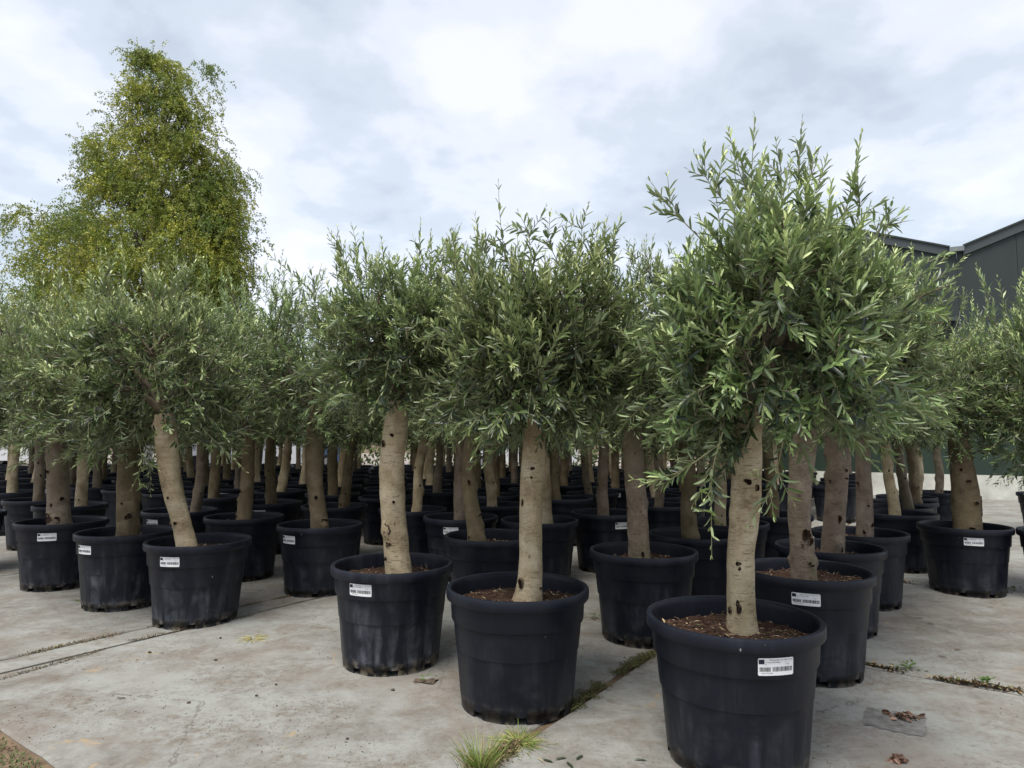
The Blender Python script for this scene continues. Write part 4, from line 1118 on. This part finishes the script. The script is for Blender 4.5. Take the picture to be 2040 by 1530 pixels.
# ------------------------------------------------------------------ birch
def make_birch():
    BX, BY = (290 - 1020) / F_PX * 26.0, 26.0
    t = thing('birch_tree', 'tall birch with yellow-green drooping foliage towering behind the left olive trees', 'birch tree', (BX, BY, 0))
    r = np.random.default_rng(21)
    outline = [(108, 285, 318), (130, 258, 350), (150, 246, 385), (200, 240, 398), (250, 222, 405), (290, 165, 418), (340, 150, 440), (400, 152, 455), (418, 132, 458), (434, 52, 458),
               (480, 44, 462), (520, 30, 472), (560, 18, 480), (600, 10, 484), (660, 5, 486), (740, 20, 480)]
    oy = np.array([o[0] for o in outline]); ol = np.array([o[1] for o in outline]); orr = np.array([o[2] for o in outline])
    # big boughs carry sprays; sprays are clumps of hanging strands
    sprays = []
    nS = 1200
    tries = 0
    while len(sprays) < nS and tries < 20000:
        tries += 1
        y = r.uniform(108, 720); l, q = np.interp(y, oy, ol), np.interp(y, oy, orr)
        if y < 430: l, q = l + 16 * min(1, (y - 100) / 90), q - 24 * min(1, (y - 100) / 90)
        x = r.uniform(l, q); cx = (l + q) / 2; hw = (q - l) / 2
        if r.random() > hw / 240 + 0.12: continue
        if math.sin(x * 0.071 + 1.3 * math.sin(y * 0.043)) * math.sin(y * 0.083 + 1.7 * math.sin(x * 0.039)) < r.uniform(-0.9, 0.1): continue
        if (x - cx) / hw < -0.72 and math.sin(y * 0.11 + (2 if x > cx else 0)) < -0.1 and r.random() < 0.8: continue
        e = (x - cx) / hw
        dmax = math.sqrt(max(0, 1 - e * e)) * hw * 26 / F_PX * 0.8
        dep = 26 + r.uniform(-1, 1) * dmax
        sprays.append((x, y, dep, e))
    for (x, y) in [(30, 425), (45, 420), (60, 430), (25, 440), (75, 435), (400, 130), (415, 140), (425, 145), (300, 112), (295, 105), (465, 350), (460, 400), (455, 440), (440, 320), (490, 480), (505, 495)]:
        sprays.append((x, y, 26 + r.uniform(-0.6, 0.6), 0.9))
    for colx, y0, y1 in ((462, 345, 470), (447, 320, 600), (430, 300, 420), (405, 190, 420), (472, 520, 600), (438, 470, 640), (468, 400, 450), (415, 420, 600)):
        for y in np.arange(y0, y1, 13): sprays.append((colx + r.normal(0, 5), y, 26 + r.uniform(-0.7, 0.7), 0.95))
    Ps, Ds, Ns, Ls, Ws, Cs = [], [], [], [], [], []
    tw = MB()
    cen_x = -0.0
    for (x, y, dep, e) in sprays:
        c = at_depth(x, y, dep) - np.array([BX, BY, 0])
        size = r.uniform(0.38, 0.75) if y > 180 else r.uniform(0.25, 0.45)
        tone = float(np.clip(0.42 + 0.42 * math.sin(x * 0.045 + 2 * math.sin(y * 0.03)) * math.sin(y * 0.05 + 1.1) + r.normal(0, 0.22), 0, 1))
        nst = int(r.integers(7, 14))
        out = np.array([c[0], c[1], 0]); out /= np.linalg.norm(out) + 0.3
        for s_ in range(nst):
            a = c + r.normal(0, 1, 3) * size * np.array([0.55, 0.55, 0.35])
            droop = r.uniform(0.4, 1.0) if (e > 0.35 or r.random() < 0.25) else r.uniform(0.1, 0.5)
            ln = r.uniform(0.35, 0.8) * (1.5 if e > 0.5 and y > 260 else 1)
            n = 5; P = [a]; d = out * 0.35 + r.normal(0, 0.45, 3) + np.array([0, 0, 0.35])
            for q in range(n - 1):
                d = d / np.linalg.norm(d) + np.array([0, 0, -droop]); P.append(P[-1] + d / np.linalg.norm(d) * ln / (n - 1))
            P = np.array(P)
            if r.random() < 0.4: tw.tube(P, np.linspace(0.008, 0.004, n), 3, cap=False)
            k = int(ln / 0.023)
            tt = np.sort(r.uniform(0, n - 1.001, k)); i0 = tt.astype(int); fr = (tt - i0)[:, None]
            pos = P[i0] * (1 - fr) + P[i0 + 1] * fr + r.normal(0, 0.035, (k, 3))
            Ps.append(pos); dd = r.normal(0, 0.6, (k, 3)); dd[:, 2] -= 0.8; Ds.append(dd); Ns.append(r.normal(0, 1, (k, 3)) + np.array([0, -0.2, 0.7]))
            Ls.append(r.uniform(0.055, 0.085, k)); Ws.append(r.uniform(0.045, 0.065, k))
            cg = np.array([0.085, 0.150, 0.020]) * (1 - tone) + np.array([0.50, 0.50, 0.050]) * tone
            Cs.append(cg * r.uniform(0.65, 1.3, (k, 1)))
    A = [np.concatenate(v) for v in (Ps, Ds, Ns, Ls, Ws, Cs)]
    D = A[1] / np.linalg.norm(A[1], axis=1)[:, None]; Y = np.cross(A[2], D); Y /= np.linalg.norm(Y, axis=1)[:, None]
    TV = np.array([(0, 0), (0.45, 0.5), (1, 0), (0.45, -0.5)])
    V = A[0][:, None] + (TV[None, :, 0] * A[3][:, None])[..., None] * D[:, None] + (TV[None, :, 1] * A[4][:, None])[..., None] * Y[:, None]
    F = (np.array([[0, 3, 2, 1]])[None] + (np.arange(len(D)) * 4)[:, None, None]).reshape(-1, 4)
    C = np.repeat(A[5], 4, 0)
    link('crown', npmesh('birch_leaves', V.reshape(-1, 3), [F], [M_birchleaf], col=np.c_[C, np.ones(len(C))]), t, kind='stuff')
    link('twigs', tw.mesh('birch_twigs', [M_limb]), t, kind='stuff')
    mb = MB()
    zt = at_depth(295, 130, 26)[2]
    zs = np.linspace(0, zt, 12); P = np.stack([0.12 * np.sin(zs * 0.5), 0.1 * np.cos(zs * 0.4), zs], 1)
    mb.tube(P, np.linspace(0.26, 0.03, 12), 12)
    M_bw = simple('birch_bark', (0.42, 0.40, 0.36), 0.8, 0.2, noise=6, amt=0.5)
    link('trunk', mb.mesh('birch_trunk', [M_bw], smooth=True), t)
    mb = MB()
    for (x, y, dep, e) in sprays[::14]:
        c = at_depth(x, y, dep) - np.array([BX, BY, 0])
        zb = max(2.0, c[2] - abs(c[0]) * 1.0 - 1.5)
        s0 = np.array([0.12 * math.sin(zb * 0.5), 0, zb]); tt = np.linspace(0, 1, 6)[:, None]
        P = s0 + (c - s0) * tt + np.array([0, 0, 0.7]) * np.sin(tt * np.pi * 0.9)
        mb.tube(P, np.linspace(0.06, 0.012, 6), 5)
    link('branches', mb.mesh('birch_branches', [M_limb], smooth=True), t)
make_birch()

# distant hedge that closes the view under the crowns
def leafy_mass(name, label, cat, pts, rad_, n, size, cols, r, stuff=True):
    A = [[] for _ in range(6)]
    for (c, rr, k) in pts:
        d = r.normal(0, 1, (k, 3)); d /= np.linalg.norm(d, axis=1)[:, None]
        q = r.uniform(0.55, 1.0, (k, 1)) ** 0.6
        P = np.array(c) + d * q * np.array(rr)
        A[0].append(P); A[1].append(d + r.normal(0, 0.7, (k, 3))); A[2].append(r.normal(0, 1, (k, 3)) + np.array([0, 0, 0.7]))
        A[3].append(r.uniform(0.7, 1.3, k) * size); A[4].append(r.uniform(0.5, 0.7, k) * size)
        A[5].append(np.array(cols) * r.uniform(0.6, 1.4, (k, 1)))
    A = [np.concatenate(a) for a in A]
    v, f, c = leaves_geo(*A, fine=False)
    return npmesh(name, v, [f], [M_birchleaf], col=np.c_[c, np.ones(len(c))])
r = np.random.default_rng(5)
pts = [((x, 33 + r.normal(0, 0.3), 1.3 + r.uniform(-0.1, 0.3)), (1.2, 0.8, 1.7), 420) for x in np.arange(-36, 22, 1.1)]
hm = leafy_mass('hedge', '', '', pts, 1, 1, 0.22, (0.035, 0.06, 0.02), r)
h = thing('hedge', 'long dark hedge closing the view far behind the nursery rows', 'hedge')
link('foliage', hm, h, kind='stuff')

# ------------------------------------------------------------------ weeds, grass, litter on the concrete
def grass_clump(px, py, label, n, hgt, spread, lean=0.6, dry=0.3, seed=0, name='grass_tuft', group=None, wid=0.0035):
    r = np.random.default_rng(seed)
    c = on_ground(px, py)
    t = thing(name, label, 'grass' if 'straw' not in name else 'straw', (c[0], c[1], 0), 0, group)
    V, F, C, k = [], [], [], 0
    for i in range(n):
        a = r.uniform(0, 2 * np.pi); q = abs(r.normal(0, spread * 0.5))
        p = np.array([q * math.cos(a), q * math.sin(a), -0.01])
        d = np.array([math.cos(a) * lean * r.uniform(0.2, 1.4), math.sin(a) * lean * r.uniform(0.2, 1.4), 1.0]); d /= np.linalg.norm(d)
        ln = hgt * r.uniform(0.35, 1.1); ns = 4; side = np.cross(d, [r.normal(), r.normal(), 0.3]); side /= np.linalg.norm(side)
        w0 = wid * r.uniform(0.6, 1.3)
        col = np.array([0.15, 0.22, 0.04]) * r.uniform(0.6, 1.4) if r.random() > dry else np.array([0.48, 0.38, 0.18]) * r.uniform(0.6, 1.2)
        P = p.copy(); rows = []
        for s_ in range(ns + 1):
            ww = w0 * (1 - s_ / ns) + 0.0004
            rows.append((P - side * ww, P + side * ww))
            d = d + np.array([math.cos(a) * 0.22 * lean, math.sin(a) * 0.22 * lean, -0.20 * lean - 0.02]); d /= np.linalg.norm(d)
            P = P + d * ln / ns
            if P[2] < 0.003: P[2] = 0.003
        for a_, b_ in rows: V += [a_, b_]
        F += [(k + 2 * s_, k + 2 * s_ + 1, k + 2 * s_ + 3, k + 2 * s_ + 2) for s_ in range(ns)]
        C += [(*col, 1)] * (2 * (ns + 1)); k += 2 * (ns + 1)
    link('blades', npmesh(name, V, [np.array(F)], [M_grass], col=C), t, kind='stuff')
    return t
grass_clump(958, 1528, 'tall bright green grass tuft at the bottom edge, in front of the middle pot', 190, 0.16, 0.085, 0.42, 0.3, 1, wid=0.0026)
grass_clump(1035, 1478, 'flat sprawling grass tuft against the foot of the front middle pot', 520, 0.085, 0.10, 1.0, 0.45, 2, wid=0.0020)
grass_clump(1000, 1500, 'small yellowish grass tuft between the two larger tufts', 90, 0.06, 0.05, 1.2, 0.5, 3)
grass_clump(505, 1272, 'little heap of dry yellow straw lying on the bare concrete', 130, 0.11, 0.06, 3.2, 1.0, 4, name='straw_heap', wid=0.0016)
grass_clump(160, 1197, 'lone small green weed beside the second left pot', 14, 0.06, 0.02, 0.8, 0.1, 5, name='weed')
def herb(px, py, label, n, seed, size=0.03, spread=0.05):
    r = np.random.default_rng(seed); c = on_ground(px, py)
    t = thing('weed', label, 'weed', (c[0], c[1], 0))
    a = r.uniform(0, 2 * np.pi, n); q = np.abs(r.normal(0, spread, n))
    P = np.stack([q * np.cos(a), q * np.sin(a) * 0.5, r.uniform(0.0, 0.035, n)], 1)
    D = np.stack([np.cos(a), np.sin(a), r.uniform(0.1, 0.9, n)], 1)
    A = (P, D, np.array([0, 0, 1.0]) + r.normal(0, 0.2, (n, 3)), r.uniform(0.6, 1.2, n) * size, r.uniform(0.35, 0.6, n) * size, np.array([0.07, 0.12, 0.03]) * r.uniform(0.6, 1.5, (n, 1)))
    v, f, c_ = leaves_geo(*A)
    link('leaves', npmesh('weed', v, [f], [M_grass], col=np.c_[c_, np.ones(len(c_))]), t, kind='stuff')
herb(1808, 1334, 'leafy weed in the slab joint right of the nearest pots', 46, 11)
herb(1962, 1364, 'small star-shaped weed in the slab joint near the right edge', 26, 12, 0.034, 0.02)
herb(1012 + 1000, 1176, 'leafy weed right of the lone right pot', 34, 13)
herb(1183, 1232, 'mossy weed between the front middle pot and the pot behind', 60, 14, 0.02, 0.06)
herb(848, 1357, 'tiny weed sprig on a soil patch beside the scarred tree pot', 10, 15, 0.025, 0.03)

# moss and litter filling the open joints
def joint_fill(name, pts, width, seed, n, cols, size=0.012, shift=0.0):
    r = np.random.default_rng(seed)
    W_ = [on_ground(*p)[:2] for p in pts]
    s = np.r_[0, np.cumsum([np.linalg.norm(W_[i + 1] - W_[i]) for i in range(len(W_) - 1)])]
    q = r.uniform(0, s[-1], n)
    X = np.interp(q, s, [a[0] for a in W_]); Y = np.interp(q, s, [a[1] for a in W_])
    cl = 0.4 + 0.6 * (np.sin(q * 9 + seed) * np.sin(q * 23 + 1) > -0.2)
    keep = (np.sin(q * 7 + seed) + np.sin(q * 17 + 2 * seed) + r.normal(0, 0.5, n)) > -0.5
    X, Y, q, cl = X[keep], Y[keep], q[keep], cl[keep]; n = len(q)
    off = r.normal(0, width, n) * cl
    P = np.stack([X + (off + shift) * u_[0], Y + (off + shift) * u_[1], r.uniform(-0.004, 0.012, n)], 1)
    D = r.normal(0, 1, (n, 3)); D[:, 2] = np.abs(D[:, 2]) * 0.5
    C = np.array(cols)[r.integers(0, len(cols), n)] * r.uniform(0.6, 1.4, (n, 1))
    v, f, c = leaves_geo(P, D, np.array([0, 0, 1.0]) + r.normal(0, 0.3, (n, 3)), r.uniform(0.5, 1.5, n) * size, r.uniform(0.3, 0.7, n) * size, C, fine=False)
    link(name, npmesh(name, v, [f], [M_chip], col=np.c_[c, np.ones(len(c))]), kind='stuff', label='moss and litter in a slab joint', category='moss')
MOSS = [(0.075, 0.095, 0.022), (0.085, 0.085, 0.028), (0.07, 0.05, 0.028)]
LIT = [(0.09, 0.05, 0.028), (0.16, 0.10, 0.05), (0.11, 0.12, 0.04), (0.28, 0.20, 0.11), (0.05, 0.035, 0.022)]
joint_fill('joint_moss', [(1120, 1412), (1138, 1402), (1217, 1344), (1296, 1298)], 0.030, 1, 8000, MOSS, shift=0.022)
joint_fill('joint_moss', [(940, 1534), (967, 1517), (1060, 1455)], 0.030, 2, 4800, MOSS + LIT, shift=0.020)
joint_fill('joint_litter', [(1719, 1322), (1843, 1349), (2040, 1380)], 0.010, 3, 800, LIT, 0.026)
joint_fill('joint_litter', [(1796, 1160), (1848, 1166), (2000, 1180), (2060, 1190)], 0.016, 4, 700, LIT, 0.030)
joint_fill('joint_litter', [(0, 1318), (110, 1291), (313, 1247), (475, 1210), (650, 1172)], 0.012, 5, 3000, LIT[:3] + LIT[4:], 0.014)
joint_fill('joint_litter', [(0, 1355), (196, 1298), (257, 1279), (528, 1221)], 0.008, 6, 1600, LIT[:3] + LIT[4:], 0.012)
# bare corner with moss and grass at the bottom left
r = np.random.default_rng(31)
n = 9000
P = np.stack([r.uniform(-3.4, -1.7, n), r.uniform(2.3, 3.35, n), r.uniform(-0.02, 0.004, n)], 1)
vv = P[:, 0] * v_[0] + P[:, 1] * v_[1]
P = P[vv < 1.26]; n = len(P)
g_ = np.sin(P[:, 0] * 11) * np.sin(P[:, 1] * 13 + 1) + r.normal(0, 0.4, n) > 0.0
C = np.where(g_[:, None], np.array([0.055, 0.085, 0.022]), np.array([0.10, 0.062, 0.04])) * r.uniform(0.6, 1.5, (n, 1))
D = r.normal(0, 1, (n, 3)); D[:, 2] = np.abs(D[:, 2])
v, f, c = leaves_geo(P, D, np.array([0, 0, 1.0]) + r.normal(0, 0.3, (n, 3)), r.uniform(0.012, 0.03, n), r.uniform(0.005, 0.010, n), C, fine=False)
link('mossy_ground_cover', npmesh('ground_cover', v, [f], [M_chip], col=np.c_[c, np.ones(len(c))]), kind='stuff')
# crumbs of bark and soil, small leaves blown over the slabs
n = 6500
q = [on_ground(x, y) for x, y in zip(r.uniform(-20, 2060, n), 1130 + 400 * r.uniform(0, 1, n) ** 0.8)]
P = np.array(q); P[:, 2] = 0.003
P = P[(P[:, 0] * v_[0] + P[:, 1] * v_[1]) > 1.3]
P = P[(np.sin(P[:, 0] * 3.1 + 2 * np.sin(P[:, 1] * 2.3)) * np.sin(P[:, 1] * 3.7 + 1.5 * np.sin(P[:, 0] * 1.9)) + r.normal(0, 0.25, len(P))) > 0.35]; n = len(P)
D = r.normal(0, 1, (n, 3)); D[:, 2] *= 0.05
C = np.array([(0.045, 0.032, 0.024), (0.07, 0.05, 0.035), (0.04, 0.055, 0.03), (0.25, 0.20, 0.14)])[r.integers(0, 4, n)]
v, f, c = leaves_geo(P, D, np.array([0, 0, 1.0]) + r.normal(0, 0.15, (n, 3)), np.exp(r.normal(-4.9, 0.5, n)), r.uniform(0.003, 0.007, n), C, fine=False, curl=0.5)
link('scattered_litter', npmesh('scattered_litter', v, [f], [M_chip], col=np.c_[c, np.ones(len(c))]), kind='stuff')
# single fallen leaves that can be told apart
DEAD = npmesh('fallen_leaf', tv, [tf], [M_leaf], col=np.tile([0.035, 0.05, 0.028, 1], (len(tv), 1)), smooth=True)
BROWN = npmesh('fallen_leaf', tv, [tf], [M_chip], col=np.tile([0.09, 0.05, 0.03, 1], (len(tv), 1)), smooth=True)
for k, (x, y, a, me, lab) in enumerate([
        (1078, 1514, -0.5, DEAD, 'leftmost of the four dark green leaves lying right of the flat grass tuft'),
        (1105, 1515, 0.35, DEAD, 'largest of the four dark green leaves lying right of the flat grass tuft'),
        (1128, 1520, -1.1, DEAD, 'narrow curled one of the four dark green leaves right of the flat grass tuft'),
        (1147, 1516, 0.9, DEAD, 'rightmost of the four dark green leaves lying right of the flat grass tuft'),
        (1262, 1515, -0.1, DEAD, 'single dark leaf lying left of the nearest pot'),
        (228, 1393, 0.2, BROWN, 'flat brown leaf on the left concrete below the ochre smear'),
        (1822, 1232, -0.2, BROWN, 'curled leaf lying between the right column and the lone pot'),
        (1846, 1243, -0.4, BROWN, 'straight leaf lying right of the curled leaf on the right slab'),
        (1965, 1210, -0.2, BROWN, 'long dry leaf in front of the lone right pot'),
        (1866, 1308, -0.5, BROWN, 'reddish leaf lying above the weedy joint at right'),
        (1900, 1296, 0.2, BROWN, 'short leaf lying beside a white paint fleck at right'),
        (310, 1263, 0.1, BROWN, 'torn brown leaf beside the foot of the leaning tree pot')]):
    c = on_ground(x, y)
    o = link('fallen_leaf', me, None, (c[0], c[1], 0.006), label=lab, category='leaf', group='fallen leaves on the concrete')
    s_ = 0.06; o.scale = (s_, s_ * 0.24, s_ * 0.6); o.rotation_euler = (r.normal(0, 0.15), 0, a)
# crumpled dead leaves on the damp square and below it
def leaf_heap(px, py, label, n, spread, seed):
    r = np.random.default_rng(seed); c = on_ground(px, py)
    t = thing('leaf_heap', label, 'dead leaves', (c[0], c[1], 0))
    P = np.stack([r.normal(0, spread, n), r.normal(0, spread * 0.6, n), r.uniform(0.006, 0.02, n)], 1)
    D = r.normal(0, 1, (n, 3)); D[:, 2] *= 0.3
    C = np.array([(0.10, 0.055, 0.034), (0.16, 0.09, 0.06), (0.30, 0.20, 0.14)])[r.integers(0, 3, n)]
    v, f, c_ = leaves_geo(P, D, np.array([0, 0, 1.0]) + r.normal(0, 0.6, (n, 3)), r.uniform(0.02, 0.045, n), r.uniform(0.012, 0.025, n), C, curl=2.0)
    link('leaves', npmesh('leaf_heap', v, [f], [M_chip], col=np.c_[c_, np.ones(len(c_))]), t, kind='stuff')
leaf_heap(1800, 1432, 'crumpled brown leaves lying on the damp dark rectangle', 34, 0.035, 41)
leaf_heap(1790, 1516, 'scatter of brown crumbs below the damp dark rectangle', 22, 0.02, 42)
# the damp rectangle: a thin film of wet grime with a torn edge
def stain(name, quad, col, z, seed, label):
    r = np.random.default_rng(seed)
    pts = []
    for k in range(4):
        a, b = np.array(quad[k], float), np.array(quad[(k + 1) % 4], float)
        for t_ in np.linspace(0.06, 0.94, 9):
            pts.append(on_ground(*(a + (b - a) * t_ + r.normal(0, 1.6, 2)))[:2])
    V = [(p[0], p[1], z) for p in pts]
    m = simple(name + '_grime', col, 0.6, 0.4, noise=22, amt=0.4)
    link(name, npmesh(name, V, [np.arange(len(V))[None, ::-1]], [m]), kind='structure')
stain('damp_patch', [(1724, 1408), (1846, 1430), (1846, 1468), (1720, 1446)], (0.150, 0.146, 0.138), 0.003, 51, '')
stain('soil_patch', [(826, 1352), (872, 1354), (866, 1364), (824, 1360)], (0.10, 0.075, 0.055), 0.003, 52, '')
# small stones on the left concrete
M_peb = simple('pebble', (0.07, 0.055, 0.042), 0.9, 0.2, noise=60, amt=0.3)
def pebble(px, py, s_, label, seed):
    r = np.random.default_rng(seed); c = on_ground(px, py)
    nu, nv = 8, 6
    V = []
    for i in range(1, nv):
        for j in range(nu):
            a, b = math.pi * i / nv, 2 * math.pi * j / nu; q = 1 + r.normal(0, 0.12)
            V.append((q * math.sin(a) * math.cos(b) * s_, q * math.sin(a) * math.sin(b) * s_ * 0.8, q * math.cos(a) * s_ * 0.55))
    V.append((0, 0, s_ * 0.55)); V.append((0, 0, -s_ * 0.5)); nV = len(V)
    F4 = [(i * nu + j, (i + 1) * nu + j, (i + 1) * nu + (j + 1) % nu, i * nu + (j + 1) % nu) for i in range(nv - 2) for j in range(nu)]
    F3 = [(nV - 2, j, (j + 1) % nu) for j in range(nu)] + [(nV - 1, (nv - 2) * nu + (j + 1) % nu, (nv - 2) * nu + j) for j in range(nu)]
    link('pebble', npmesh('pebble', V, [np.array(F4), np.array(F3)], [M_peb]), None, (c[0], c[1], s_ * 0.45), label=label, category='pebble', group='small clods on the left concrete')
for k, (x, y, s_, lab) in enumerate([(298, 1301, 0.012, 'brown clod on the concrete beneath the leaning tree pot'), (430, 1316, 0.011, 'flat dark clod left of centre on the bare concrete'),
        (376, 1401, 0.010, 'dark clod right of the ochre clay smear'), (511, 1387, 0.009, 'oval clod in the middle of the bare concrete'), (550, 1365, 0.009, 'brown clod nearest the scarred tree pot'),
        (439, 1272, 0.010, 'dark clod just left of the straw heap'), (783, 1376, 0.011, 'clod in front of the scarred tree pot'), (692, 1473, 0.008, 'small dark clod at the bottom middle of the concrete')]):
    pebble(x, y, s_, lab, 70 + k)
